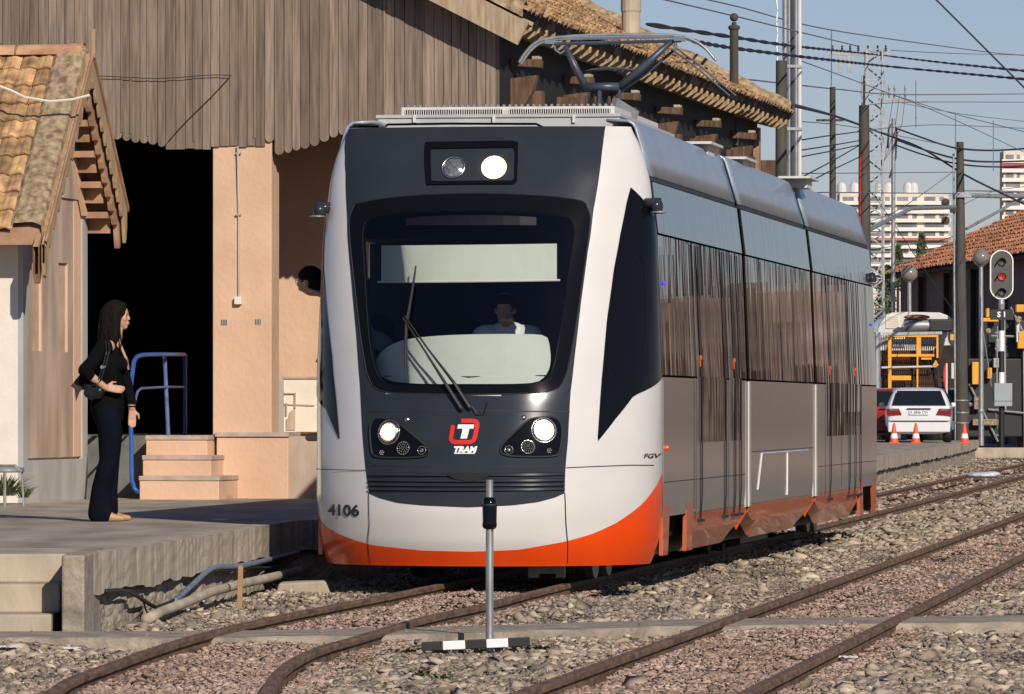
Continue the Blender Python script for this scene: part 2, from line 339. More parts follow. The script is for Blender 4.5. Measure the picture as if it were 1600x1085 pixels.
def stones(name, label, m, n, sizes, region, ylim, widen=1.12, zoff=0, heap=True):
    # depth drawn so that the count per picture row stays even
    u = rng.random(n*2); y0, y1 = ylim; y = 1/(1/y0+(1/y1-1/y0)*u)
    x = (rng.random(n*2)*2-1)*(y*.0834*widen+.4)
    ok, ins = allowed(x, y); rd = [railx(k, y) for k in range(4)]
    in_track = ((x > rd[0]) & (x < rd[1])) | ((x > rd[2]) & (x < rd[3]))
    dmin = np.min([np.abs(x-r) for r in rd], axis=0)
    ok &= dmin > .05
    wob = .5+.5*np.sin(x*2.3+y*.7)*np.cos(y*1.1-x*1.7)
    ok &= region(x, y, in_track, dmin, wob)
    x, y, dmin, ins = x[ok][:n], y[ok][:n], dmin[ok][:n], ins[ok][:n]; n = len(x)
    s_ = sizes[0]*np.exp(rng.normal(0, sizes[1], n)); s_ = np.clip(s_, .006, .06)
    s_ = np.where(y > 60, s_*1.35, s_); s_ = np.where(dmin < .09, np.minimum(s_, .022), s_)
    s_ = np.where(ins, np.minimum(s_, .025), s_)
    lump = .022*np.sin(x*1.9+1)*np.sin(y*.8)+.015*np.sin(x*5.1)*np.sin(y*2.7)
    z = GZ+zoff+lump+rng.random(n)*.02
    z = np.where(dmin < .2, np.minimum(z+.02, -.055-s_*.3), z+.015); z = np.where(ins, -.03, z)
    nb = (np.abs(x+.2) < .42) & (y > 33.3) & (y < 34.85); s_ = np.where(nb, np.minimum(s_, .011), s_); z = np.where(nb, GZ-.012, z)
    v = ICO[None]*(1+rng.normal(0, .33, (n, 12, 1)))*np.stack([.8+.8*rng.random(n), .8+.8*rng.random(n), .3+.35*rng.random(n)], 1)[:, None, :]*s_[:, None, None]
    a = rng.random(n)*2*PI; ca, sa = np.cos(a)[:, None], np.sin(a)[:, None]; tl = rng.normal(0, .35, n); ct, st = np.cos(tl)[:, None], np.sin(tl)[:, None]
    vx, vy, vz = v[..., 0], v[..., 1], v[..., 2]; vy, vz = vy*ct-vz*st, vy*st+vz*ct; vx, vy = vx*ca-vy*sa, vx*sa+vy*ca
    V = np.stack([vx+x[:, None], vy+y[:, None], vz+z[:, None]], -1).reshape(-1, 3)
    F = (ICF[None]+(np.arange(n)*12)[:, None, None]).reshape(-1, 3)
    me = bpy.data.meshes.new(name); me.vertices.add(len(V)); me.vertices.foreach_set('co', V.astype(np.float32).ravel())
    me.loops.add(F.size); me.loops.foreach_set('vertex_index', F.astype(np.int32).ravel()); me.polygons.add(len(F)); me.polygons.foreach_set('loop_start', np.arange(0, F.size, 3, dtype=np.int32))
    me.update(calc_edges=True); me.materials.append(m)
    o = bpy.data.objects.new(name, me); COL.objects.link(o); tag(o, label, None, None, 'stuff'); print(name, n); return o
M['stones_big'] = mat('pale_stone', (.34, .27, .19), .95, var=0, col2=(.58, .49, .36), vs=6, island=.25, bump=.004, bs=50)
notr = lambda x, y, t, d, w: ~t & (w > .0)
stones('ballast', 'pale angular ballast stones lying all round the tracks', M['stones'], 85000, (.0098, .58), lambda x, y, t, d, w: (~t & (rng.random(len(x)) < .35+.65*w)) | (t & (rng.random(len(x)) < .02)), (27, 62))
stones('ballast', 'greyish ballast stones mixed among the pale ones', M['stones_grey'], 115000, (.0095, .42), lambda x, y, t, d, w: ~t & (rng.random(len(x)) < 1-.5*w), (27, 62), zoff=-.002)
stones('ballast', 'scattered larger pale stones on the ballast', M['stones_big'], 1100, (.024, .35), lambda x, y, t, d, w: ~t & (rng.random(len(x)) < w), (27, 75), zoff=.012)
stones('ballast', 'coarse ballast stones farther off past the tram', M['stones'], 40000, (.019, .4), notr, (58, 175))
stones('gravel', 'fine pinkish gravel filling the space between the rails', M['stones_pink'], 75000, (.0092, .4), lambda x, y, t, d, w: t | (d < .22), (27, 62), zoff=.035)
stones('gravel', 'pinkish gravel between the rails farther off', M['stones_pink'], 12000, (.018, .4), lambda x, y, t, d, w: t, (58, 175), zoff=.03)
# ---------------------------------------------------------------- the tram (local: x right, y away along the tram, z up)
TX, TY = -.318, 43.6; ct_, st_ = math.cos(TH), math.sin(TH)
tram = empty('tram', (TX, TY, 0), -TH, 'white and orange three-section tram with dark grey front and lit headlamps', 'tram')
WP = [(.1, 1.15), (.16, 1.19), (.3, 1.235), (.6, 1.262), (1.5, 1.262), (2.5, 1.222), (2.91, 1.175), (3.08, 1.135), (3.2, 1.085), (3.3, 1.03)]
SP = [(.1, .16), (.16, .12), (.3, .04), (.5, .0), (.9, .02), (1.35, .12), (2.7, .56), (3.0, .68), (3.15, .76), (3.24, .85), (3.31, .98)]
def sm(pts, z, h=.06): return (interp(pts, z-h)+2*interp(pts, z)+interp(pts, z+h))/4
S1 = 1.12; LT = 21.5
def surf0(t, z):
    W = sm(WP, z, .04); sn = sm(SP, z, .05); a = min(1, abs(t)); ph = a*PI/2; g = 1 if t >= 0 else -1
    u = W*math.sin(ph); s = sn+(S1-sn)*(1-math.cos(ph)); s = max(s, sn)
    if abs(t) > 1: s = S1+(abs(t)-1)*2; u = W
    return Vector((g*u, s, z))
def surf(t, z, off=0):
    p = surf0(t, z)
    if off:
        e = .01; a = surf0(t+e, z)-surf0(t-e, z); b = surf0(t, z+e)-surf0(t, z-e); n = a.cross(b).normalized(); p = p+n*off
    return p
def l2w(p): return Vector((TX+p[0]*ct_+p[1]*st_, TY-p[0]*st_+p[1]*ct_, p[2]))
def l2p(p): w = l2w(p); return 800+FPX*w.x/w.y, 640-FPX*(w.z-CZ)/w.y
def inv(px, py, off=0):
    t = max(-1.2, min(1.2, (px-755)/265)); t = math.copysign(min(1, abs(t))**1.0, t)*.7; z = CZ-(py-640)/218
    for _ in range(25):
        a = l2p(surf(t, z, off)); ex, ey = px-a[0], py-a[1]
        if abs(ex)+abs(ey) < .02: break
        h = 1e-3; b = l2p(surf(t+h, z, off)); c = l2p(surf(t, z+h, off))
        J = ((b[0]-a[0])/h, (c[0]-a[0])/h, (b[1]-a[1])/h, (c[1]-a[1])/h); det = J[0]*J[3]-J[1]*J[2]
        if abs(det) < 1e-6: break
        dt = (J[3]*ex-J[1]*ey)/det; dz = (J[0]*ey-J[2]*ex)/det
        t += max(-.2, min(.2, dt)); z += max(-.3, min(.3, dz)); t = max(-1.6, min(1.6, t)); z = max(.12, min(3.3, z))
    return (t, z)
def inv_z(px, z, off=0):
    a, b = -1.0, 1.0
    for _ in range(40):
        m = (a+b)/2
        if l2p(surf(m, z, off))[0] < px: a = m
        else: b = m
    return (a, z)
def pts_tz(l, off=0): return [inv(x, y, off) for x, y in l]
def strip(A, B, n, off): return [[surf(lerp(a[0], b[0], i/n), lerp(a[1], b[1], i/n), off) for i in range(n+1)] for a, b in zip(A, B)]
def fan(poly, off, rings=6):
    cx = sum(p[0] for p in poly)/len(poly); cz = sum(p[1] for p in poly)/len(poly)
    return [[surf(cx+(p[0]-cx)*k/rings, cz+(p[1]-cz)*k/rings, off) for p in poly] for k in range(0, rings+1)]
def curve_strip(pts, w, off, rows=1):      # ribbon of width w (m) along a (t,z) line; in local metres
    out = []
    P3 = [surf(t, z, off) for t, z in pts]
    for i, p in enumerate(P3):
        d = (P3[min(i+1, len(P3)-1)]-P3[max(i-1, 0)]).normalized()
        t, z = pts[i]; e = .01; n = (surf0(t+e, z)-surf0(t-e, z)).cross(surf0(t, z+e)-surf0(t, z-e)).normalized(); x = n.cross(d).normalized()
        out.append([p-x*w/2, p+x*w/2])
    return out
mirr = lambda pl: [(-t, z) for t, z in pl][::-1]
# outlines read as photo pixels, then laid on the curved nose
dL = [inv_z(541, 3.297), inv_z(540, 3.2), inv_z(540, 3.1)]+pts_tz([(541, 275), (543, 339), (549, 433), (557, 520), (563, 600), (567, 680), (572, 735), (577, 770)])
dR = [inv_z(946, 3.297), inv_z(943, 3.2), inv_z(940, 3.1)]+pts_tz([(936, 275), (927, 330), (918, 396), (908, 471), (898, 556), (891, 616), (887, 691), (883, 735), (882, 770)])
dL = resample(dL, 60); dR = resample(dR, 60)
ws_o = pts_tz([(546, 322), (590, 312), (640, 306), (735, 302), (830, 305), (880, 309), (924, 318), (915, 400), (905, 470), (894, 540), (883, 592), (868, 613), (800, 616), (730, 617), (660, 616), (598, 614), (578, 600), (566, 540), (558, 470), (550, 400)])
ws_o = resample(chaikin(ws_o, 1), 160, True)
ws_i = pts_tz([(567, 345), (600, 337), (650, 331), (735, 328), (830, 331), (870, 336), (900, 345), (893, 400), (884, 470), (873, 540), (863, 585), (845, 600), (800, 602), (730, 603), (660, 603), (610, 602), (590, 590), (578, 540), (573, 470), (569, 400)])
ws_i = resample(chaikin(ws_i, 2), 160, True)
# start both rings at the same corner (closest to top left)
def roll(l, tx, tz): k = min(range(len(l)), key=lambda i: (l[i][0]-tx)**2+(l[i][1]-tz)**2); return l[k:]+l[:k]
ws_o = roll(ws_o, *inv(546, 322)); ws_i = roll(ws_i, *inv(567, 345))
ws_m = [((a[0]+b[0])/2, (a[1]+b[1])/2) for a, b in zip(ws_o, ws_i)]
def shell(off, zs, nt, skip=None, flip=False):
    b = MB(); ts = [math.copysign(abs(i)**.9, i) for i in np.linspace(-1, 1, nt)]
    rows = []
    for z in zs:
        r = []
        for t in ts:
            p = surf(t, z, off)
            if flip: p = Vector((p.x, LT-p.y, p.z))
            r.append(p)
        rows.append(r)
    b.v = [tuple(p) for r in rows for p in r]
    for i in range(len(zs)-1):
        for j in range(nt-1):
            if skip and inpoly((ts[j]+ts[j+1])/2, (zs[i]+zs[i+1])/2, skip): continue
            b.f.append((i*nt+j, i*nt+j+1, (i+1)*nt+j+1, (i+1)*nt+j))
    return b
zs = list(np.linspace(.14, 3.30, 130))
shell(0, zs, 121, ws_m).build('front_shell', M['white_paint'], tram, smooth='all')
shell(-.05, zs, 61, ws_o).build('cab_lining', M['dark'], tram)
# dark grey panel
bA = strip(dL, dR, 80, .004); b = MB(); n = 81; b.v = [tuple(p) for r in bA for p in r]
for i in range(59):
    for j in range(80):
        c = (lerp(dL[i][0], dR[i][0], (j+.5)/80), (dL[i][1]+dL[i+1][1])/2)
        c = (c[0], lerp(dL[i][1], dR[i][1], (j+.5)/80))
        if not inpoly(c[0], c[1], ws_m): b.f.append((i*n+j, i*n+j+1, (i+1)*n+j+1, (i+1)*n+j))
b.build('front_panel', M['panel_grey'], tram, smooth='all')
lowA = resample(pts_tz([(577, 768), (650, 769), (730, 769), (810, 769), (882, 768)]), 50)
lowB = resample(pts_tz([(577, 771), (592, 778), (621, 786), (660, 790), (730, 793), (800, 790), (840, 785), (866, 778), (882, 771)]), 50)
MB().grid(strip(lowA, lowB, 6, .004)).build('lower_panel', M['panel_grey'], tram, smooth='all')
MB().grid([[surf(t, z, .008) for t, z in ws_o], [surf(t, z, .008) for t, z in ws_m], [surf(t, z, .008) for t, z in ws_i]], True).build('windscreen_surround', M['gloss_black'], tram, smooth='all')
MB().grid([[surf(t, z, .008) for t, z in ws_i], [surf(t, z, -.03) for t, z in ws_i]], True).build('windscreen_rebate', M['rubber'], tram)
# seam line round the black surround
MB().tube([surf(t, z, .008) for t, z in ws_o]+[surf(*ws_o[0], .008)], .004, 5, False).build('windscreen_seal', M['rubber'], tram)
gm = bpy.data.materials.new('windscreen_glass'); gm.use_nodes = True; nt = gm.node_tree; nt.nodes.clear()
o_ = nt.nodes.new('ShaderNodeOutputMaterial'); mx = nt.nodes.new('ShaderNodeMixShader'); tr = nt.nodes.new('ShaderNodeBsdfTransparent'); gl = nt.nodes.new('ShaderNodeBsdfGlossy'); fr = nt.nodes.new('ShaderNodeFresnel')
tr.inputs[0].default_value = (.86, .89, .87, 1); gl.inputs['Roughness'].default_value = .02; fr.inputs[0].default_value = 1.5
nt.links.new(fr.outputs[0], mx.inputs[0]); nt.links.new(tr.outputs[0], mx.inputs[1]); nt.links.new(gl.outputs[0], mx.inputs[2]); nt.links.new(mx.outputs[0], o_.inputs[0]); M['glass'] = gm
MB().grid(fan(ws_i, .002, 14), True).build('windscreen', gm, tram, smooth='all')
# blind, dashboard, back wall and desk seen through the screen
bl = pts_tz([(596, 384), (870, 381)], -.09)+pts_tz([(596, 440), (870, 437)], -.09)
MB().grid([[surf(lerp(a[0], b_[0], i/12), lerp(a[1], b_[1], i/12), -.09) for i in range(13)] for a, b_ in ((bl[0], bl[1]), (bl[2], bl[3]))]).build('sun_blind', M['blind'], tram, solid=.004)
a1, a2 = pts_tz([(590, 441), (875, 438)], -.09)
MB().tube([surf(lerp(a1[0], a2[0], i/12), lerp(a1[1], a2[1], i/12), -.09) for i in range(13)], .008, 6).build('blind_rail', M['white_paint'], tram)
da = pts_tz([(586, 575), (600, 594), (640, 600), (733, 600), (830, 600), (848, 594), (862, 572), (858, 530), (850, 522), (760, 522), (690, 524), (630, 530), (600, 545), (588, 560)], -.12)
MB().grid(fan(resample(chaikin(da, 2), 60, True), -.12, 4), True).build('dashboard', M['dash'], tram)
MB().tube([surf(*q, -.112) for q in pts_tz([(600, 588), (733, 589), (855, 587)], -.112)], .004, 5).build('dashboard_seam', M['rubber'], tram)
MB().box2((-1.1, .75, .9), (1.1, 1.05, 1.60)).build('driver_desk', M['dark'], tram)
MB().box2((-1.05, 2.55, .5), (1.05, 2.6, 3.0)).box2((-1.0, 1.2, 2.66), (1.0, 2.5, 2.72)).build('cab_partition', M['dark'], tram)
dsp = pts_tz([(634, 348), (830, 347)], -.06)+pts_tz([(634, 352), (830, 351)], -.06)
MB().grid([[surf(lerp(a[0], b_[0], i/8), lerp(a[1], b_[1], i/8), -.06) for i in range(9)] for a, b_ in ((pts_tz([(634, 336)], -.06)[0], pts_tz([(838, 336)], -.06)[0]), (pts_tz([(634, 352)], -.06)[0], pts_tz([(838, 352)], -.06)[0]))]).build('destination_display', mat('display_glass', (.012, .005, .006), .3, var=0), tram)
# orange band under the nose
oT = resample(pts_tz([(492, 806), (508, 822), (538, 838), (578, 851), (659, 860), (734, 862), (810, 859), (884, 846), (923, 835), (961, 818), (999, 791), (1022, 763)]), 90)
oT[0] = (-1, oT[0][1]); oT = resample(oT[:-1]+[(lerp(oT[-2][0], 1.0, .5), oT[-1][1]+.05), (1.0, oT[-1][1]+.11)], 200)
oB = [(a[0], .135) for a in oT]
MB().grid(strip(oT, oB, 10, .004)).build('orange_band', M['orange'], tram, smooth='all')
MB().grid([[surf(t, .135, .003) for t, z in oT], [surf(t, .12, -.03) for t, z in oT]]).build('lower_lip', M['rubber'], tram)
# panel gaps
def gap(l, w=.007, name='panel_gap', m='rubber', off=.0065):
    MB().grid(curve_strip(resample(pts_tz(l), 24), w, off)).build(name, M[m], tram)
gap([(577, 770), (578, 820), (579, 880)]); gap([(882, 770), (884, 820), (886, 880)])
gap([(494, 733), (520, 734), (550, 735), (573, 735)], .005); gap([(884, 731), (930, 729), (980, 727), (1021, 727)], .005)
gap([(575, 644), (650, 643), (730, 642), (800, 643), (890, 644)], .008)
gap([(574, 728), (730, 731), (884, 728)], .006); gap([(575, 720), (588, 727)], .005)
# louvre below the headlamp panel
lou = MB()
for yy in (741, 750, 757, 764):
    q = resample(pts_tz([(579, yy), (650, yy+1), (730, yy+1.5), (810, yy+1), (881, yy)]), 30); rows = [[surf(t, z-dz, o) for t, z in q] for dz, o in ((-.014, .006), (-.006, .022), (.008, .024), (.014, .006))]; lou.grid(rows)
lou.build('louvre', M['panel_grey'], tram, smooth=True)
hk = resample(pts_tz([(700, 742), (712, 749), (733, 753), (754, 749), (768, 742)]), 24); hk2 = resample(pts_tz([(700, 741), (768, 741)]), 24)
MB().grid(strip(hk, hk2, 3, .027)).build('coupler_cover', M['dark'], tram)
# headlamp units
def disc(px, py, rpx, off, name, m, par, dome=0, n=24):
    t, z = inv(px, py); c = surf(t, z, off); e = .01; a = (surf0(t+e, z)-surf0(t-e, z)).normalized(); b2 = (surf0(t, z+e)-surf0(t, z-e)).normalized(); nn = a.cross(b2).normalized(); b2 = nn.cross(a)
    r = rpx/219; rows = []
    for k in range(5):
        q = k/4; rows.append([c+nn*dome*(1-q*q)+(a*math.cos(2*PI*j/n)+b2*math.sin(2*PI*j/n))*r*q for j in range(n)])
    return MB().grid(rows, True).build(name, m, par, smooth='all')
def ringd(px, py, rpx, off, w, name, m, par, n=28):
    t, z = inv(px, py); c = surf(t, z, off); e = .01; a = (surf0(t+e, z)-surf0(t-e, z)).normalized(); b2 = (surf0(t, z+e)-surf0(t, z-e)).normalized(); nn = a.cross(b2).normalized(); b2 = nn.cross(a)
    pts = [c+(a*math.cos(2*PI*j/n)+b2*math.sin(2*PI*j/n))*rpx/219 for j in range(n+1)]
    return MB().tube(pts, w, 6, False).build(name, m, par, smooth='all')
HL = [(578, 654), (609, 654), (623, 661), (664, 695), (673, 706), (666, 716), (590, 716), (581, 709)]
HR = [(879, 652), (833, 653), (821, 660), (786, 692), (780, 704), (787, 714), (866, 715), (875, 707)]
for sd, pl, L in (('L', HL, ((609, 676, 15.5), (631, 701, 10.5), (598, 708, 5), (660, 704.5, 6.5))), ('R', HR, ((849, 673, 15.5), (824.6, 699, 10.5), (857.5, 705, 5), (795, 704, 6.5)))):
    q = resample(chaikin(pts_tz(pl), 2), 60, True)
    h = MB().grid(fan(q, .010, 5), True).build('headlight', M['gloss_black'], tram, smooth='all')
    MB().tube([surf(t, z, .011) for t, z in q]+[surf(*q[0], .011)], .008, 6, False).build('bezel', M['rubber'], h, smooth='all')
    x, y, r = L[0]
    disc(x, y, r*.86, .016, 'main_lamp', M['lamp_main'], h, .012); disc(x, y, r*.5, .03, 'lamp_core', M['lamp_core'], h, .006); ringd(x, y, r, .016, .009, 'lamp_rim', M['steel'], h); ringd(x, y, r*1.25, .012, .006, 'lamp_bowl', M['lamp_glass'], h)
    x, y, r = L[1]; ringd(x, y, r, .013, .003, 'indicator_rim', M['lamp_glass'], h)
    dots = MB()
    for k, (rr_, nn_) in enumerate(((0, 1), (3.2, 6), (6.2, 12), (9.0, 17))):
        for j in range(nn_):
            a_ = 2*PI*j/nn_+k; tz = inv(x+rr_*math.cos(a_), y+rr_*math.sin(a_)); dots.sphere(surf(*tz, .013), .0030, 6, 4)
    x, y, r = L[2]
    for j in range(7):
        rr_ = 0 if j == 0 else 3; tz = inv(x+rr_*math.cos(j), y+rr_*math.sin(j)); dots.sphere(surf(*tz, .013), .0045, 6, 4)
    dots.build('indicator_lights', mat('small_led', (.4, .4, .38), .3, var=0), h)
    x, y, r = L[3]; ringd(x, y, r, .013, .003, 'reflector', M['lamp_glass'], h); disc(x, y, r*.5, .014, 'reflector_core', M['lamp_glass'], h, .004)
for x, y in ((636, 656), (818, 653)): disc(x, y, 4, .008, 'marker_lamp', M['steel'], tram, .008)
# red bracket, white T and the word under it
def q2tz(x, y): return inv(560+x/4.706, 620+y/4.706)
arc = [(758, 180), (800, 180), (845, 180), (862, 184), (874, 196), (875, 214), (868, 250), (860, 290), (852, 316), (840, 330), (820, 336), (770, 337), (715, 337), (696, 333), (684, 320), (683, 305), (690, 265), (698, 212)]
MB().grid(curve_strip(resample([q2tz(*p) for p in arc], 60), .031, .009)).build('emblem_bracket', M['red_paint'], tram, solid=.002)
tt = [(736, 207), (853, 207), (847, 238), (818, 238), (800, 311), (752, 311), (768, 238), (729, 238)]
def flat_poly(pl, off, name, m, par): return MB().add([surf(t, z, off) for t, z in pl], [tuple(range(len(pl)))]).build(name, m, par)
flat_poly([q2tz(*p) for p in tt], .011, 'emblem_letter', M['white_plain'], tram)
def front_text(body, px, py, hpx, m, name, bold=.0, shear=0, off=.010, sx=1.0):
    t0, z0 = inv(px, py); u0 = surf0(t0, z0).x; size = hpx/219/.7; vs, fs = text_mesh(body, size, bold, shear); out = []
    for v in vs:
        z = z0+v[1]; W = sm(WP, z, .04); u = max(-.999, min(.999, (u0+v[0]*sx)/W)); out.append(surf(math.asin(u)*2/PI, z, off))
    return MB().add(out, fs).build(name, m, tram)
front_text('TRAM', 726, 703.5, 8.6, M['white_plain'], 'lettering', .004, .25, sx=1.08)
gap([(710, 709), (742, 709)], .007, 'lettering_underline', 'white_plain', .010)
front_text('4106', 537, 798.5, 17, M['panel_grey'], 'fleet_number', .003, 0, .006, sx=1.25)
front_text('FGV', 1016, 713, 7, M['panel_grey'], 'operator_mark', .001, .2, .006, sx=1.0)
# upper lamp box
bo = pts_tz([(666, 225), (810, 223), (808, 289), (668, 290)]); bi = pts_tz([(674, 235), (805, 233), (804, 284), (675, 285)])
bo = resample(bo, 40, True); bi = resample(bi, 40, True)
MB().grid([[surf(t, z, .006) for t, z in bo], [surf(t, z, .022) for t, z in bo], [surf(t, z, .022) for t, z in bi], [surf(t, z, .008) for t, z in bi]], True).build('lamp_box_frame', M['gloss_black'], tram)
MB().grid(fan(bi, .009, 4), True).build('lamp_box_glass', M['panel_grey'], tram)
disc(709, 263, 16, .013, 'unlit_lamp', M['lamp_glass'], tram, .02); ringd(709, 263, 18, .015, .006, 'unlit_lamp_rim', M['steel'], tram)
disc(772, 263, 20, .014, 'lit_lamp', M['lamp_on'], tram, .02); disc(772, 263, 16.5, .036, 'lamp_core', M['lamp_core'], tram, .012)
# windscreen wipers
def fpt(x, y, off): return surf(*inv(x, y), off)
for dx, dy in ((0, 0), (13, -3)):
    w = MB().tube([fpt(722+dx, 640+dy*.5, .035), fpt(700+dx*.9, 605+dy, .05), fpt(665+dx*.5, 548, .055), fpt(634+dx*.2, 500+dy, .05)], [.016, .012, .007, .006], 6).build('wiper_arm', M['black'], tram)
    disc(722+dx, 640+dy*.5, 4, .03, 'wiper_pivot', M['rubber'], w, .02)
MB().tube([fpt(652, 418, .03), fpt(646, 460, .03), fpt(638, 510, .035), fpt(636, 560, .03), fpt(637, 600, .03)], [.006, .01, .014, .01, .006], 6).build('wiper_blade', M['black'], tram)
MB().tube([fpt(738, 636, .03), fpt(746, 648, .03), fpt(757, 648, .03), fpt(762, 630, .02)], .004, 5).build('washer_hose', M['black'], tram)
# cab side windows (each cheek)
sw = pts_tz([(985, 293), (1000, 345), (1009, 420), (1014, 500), (1014, 589), (990, 618), (962, 654), (933, 691), (940, 590), (948, 500), (959, 420), (969, 365), (979, 315)])
swl = pts_tz([(503, 330), (505, 400), (508, 443), (514, 505), (520, 555), (526, 620), (532, 690), (522, 668), (510, 640), (494, 606), (489, 560), (489, 500), (490, 430), (494, 360)])
q = resample([(t if i < 9 else -1.0, z) for i, (t, z) in enumerate(swl)], 90, True); MB().grid(fan(q, .005, 8), True).build('cab_side_window', M['gloss_black'], tram)
for g in (1,):
    q = resample([(g*(1.0 if i in (1, 2, 3, 4) else min(abs(t), 1.0)), z) for i, (t, z) in enumerate(sw)], 90, True)
    f = MB().grid(fan(q, .005, 8), True).build('cab_side_window', M['gloss_black'], tram, smooth='all')
si = pts_tz([(1004, 400), (1010, 470), (1008, 548), (985, 572), (955, 596), (958, 520), (972, 440), (990, 400)])
q = resample(chaikin(si, 1), 50, True); MB().grid([[surf(t, z, .007) for t, z in q], [surf(t, z, .012) for t, z in q]], True).build('cab_window_frame', M['rubber'], tram)
# ---- sides
BWP = [(.2, 1.20), (.3, 1.235), (.47, 1.258), (.6, 1.262), (1.5, 1.262), (2.515, 1.222), (2.91, 1.175)]
def bw(z): return interp(BWP, z)
def sheet(name, zlist, s0, s1, m, off=0, n=8, sides=(1, -1), solid=.015, wf=bw, bot=None):
    for g in sides:
        rows = []
        for i in range(n+1):
            s = lerp(s0, s1, i/n); rows.append([Vector((g*(wf(z)+off), s, z if bot is None or j else bot(s))) for j, z in enumerate(zlist)])
        MB().grid(rows).build(name, m, tram, solid=solid)
FP = [(2.945, 1.165), (3.12, 1.115), (3.29, 1.065), (3.325, 1.045), (3.345, 1.01), (3.35, .85)]
mods = [(S1+.0, 7.10), (7.36, 13.22), (13.48, LT-S1)]
for mi, (a, b2) in enumerate(mods):
    # pale roof cover with rounded shoulder
    for g in (1, -1):
        rows = [[Vector((g*w, s, z)) for z, w in FP] for s in np.linspace(a+.03, b2-.02, 20)]
        MB().grid(rows).build('roof_cover', M['silver_matt'], tram, smooth=True, solid=.02)
    sheet('upper_panel', [2.53, 2.65, 2.78, 2.9], a+.04, b2, M['upper_glass'], .004)
    sheet('side_window', [1.50, 1.8, 2.1, 2.4, 2.515], a, b2, M['side_glass'], .0, sides=(1, -1) if mi else (1,))
    sheet('side_panel', [.47, .6, .9, 1.2, 1.485], a+.02, b2-.0, M['silver'], .0)
    def bot(s, a=a, b2=b2): e = min(s-a, b2-s); return .2 if e > .9 else .2+.2*(1-e/.9)
    sa = a+2.0 if mi == 0 else a; sb = b2-2.2 if mi == 2 else b2
    for g in (1, -1):
        rows = [[Vector((g*(bw(max(.3, z))-.0 if j else g*0+1.16), s, z)) if j else Vector((g*1.15, s, bot(s)-.02)) for j, z in enumerate([0, .33, .40, .468])] for s in np.linspace(sa, sb, 24)]
        for r in rows:
            z0 = r[0].z
            for k in (1,): r[k].z = max(r[k].z, z0+.03)
        MB().grid(rows).build('skirt', M['orange_side'], tram, solid=.015)
    # white edge strips at the joints
    for s in ([b2-.03] if mi < 2 else [])+([a+.03] if mi else []):
        for g in (1, -1): MB().box2((g*1.255, s-.07, .45), (g*1.270, s+.07, 1.48)).build('edge_strip', M['white_paint'], tram)
    for s in ([b2] if mi < 2 else []):
        q = M['orange']
        for g in (1, -1): MB().prism([(g*1.18, s, .26), (g*1.262, s, .40), (g*1.262, s, .47), (g*1.1, s, .47)], (0, .02, 0)).build('skirt_end', q, tram)
sheet('side_window', [1.50, 1.8, 2.1, 2.4, 2.515], 3.2, 7.10, M['side_glass'], .0, sides=(-1,))
sheet('side_window', [1.50, 1.8, 2.1, 2.4, 2.515], S1, 1.75, M['side_glass'], .0, sides=(-1,), n=2)
# bellows between modules, body liner, roof deck, underframe
for s in (7.23, 13.35):
    b = MB(); pr = [(.35, 1.17), (1.4, 1.2), (2.5, 1.15), (2.95, 1.1), (3.25, 1.0), (3.3, 0), (3.25, -1.0), (2.95, -1.1), (2.5, -1.15), (1.4, -1.2), (.35, -1.17)]
    rows = [[Vector((w*k, s+ds, z)) for z, w in pr] for ds, k in ((-.14, .97), (-.09, 1), (-.045, .975), (0, 1), (.045, .975), (.09, 1), (.14, .97))]
    b.grid(rows, True); b.build('bellows', M['rubber'], tram)
MB().box2((-1.13, 2.62, .3), (1.13, LT-2.0, 2.5)).box2((-1.08, 1.2, 2.5), (1.08, LT-1.4, 3.1)).build('inner_body', M['dark'], tram)
MB().box2((-.95, 1.55, 3.2), (.95, LT-1.1, 3.29)).build('roof_deck', M['grey_metal'], tram)
MB().box2((-1.02, .75, .16), (1.02, LT-.75, .34)).build('underframe', M['black'], tram)
zs2 = list(np.linspace(.2, 3.27, 40)); shell(0, zs2, 41, None, True).build('rear_shell', M['white_paint'], tram, smooth='all')
# bogie covers with wheel openings
for s0, s1, fl in ((S1+.02, 3.06, False), (LT-3.2, LT-S1-.02, True)):
    z1, zb = .70, .19; w = s1-s0
    for g in (1, -1):
        X = g*1.268
        arch = [(0, zb), (0, z1), (w, z1), (w, zb), (w-.42, zb), (w-.36, .50), (w-.52, .56), (.55, .56), (.42, .50), (.30, zb)]
        pts = [(X, s0+(w-p if fl else p), z) for p, z in arch]
        # two legs and a lintel keep the polygon simple
        b = MB(); f = (lambda p: w-p) if fl else (lambda p: p)
        for quad in ([(0, zb), (.30, zb), (.42, .5), (.55, .56), (.55, z1), (0, z1)], [(.55, .56), (w-.52, .56), (w-.52, z1), (.55, z1)], [(w-.52, .56), (w-.36, .50), (w-.42, zb), (w, zb), (w, z1), (w-.52, z1)]):
            b.prism([(X, s0+f(p), z) for p, z in quad], (-g*.03, 0, 0))
        b.build('bogie_cover', M['orange_side'], tram)
    for sw_ in (s0+.75, s0+1.55):
        for g in (1, -1):
            Mx = Matrix.Rotation(PI/2, 3, 'Y'); w_ = MB().lathe([(.0, -.04), (.22, -.06), (.28, -.06), (.30, 0), (.30, .06), (.0, .06)], (g*.62, sw_, .30), 28, Mx).build('wheel', M['grey_metal' if g > 0 else 'rubber'], tram)
for sw_ in (9.7, 10.9):
    for g in (1, -1): MB().lathe([(.0, -.04), (.22, -.06), (.28, -.06), (.30, 0), (.30, .06), (.0, .06)], (g*.62, sw_, .30), 24, Matrix.Rotation(PI/2, 3, 'Y')).build('wheel', M['rubber'], tram)
MB().box2((.7, 9.2, .10), (1.0, 11.6, .22)).build('bogie_frame', M['black'], tram)
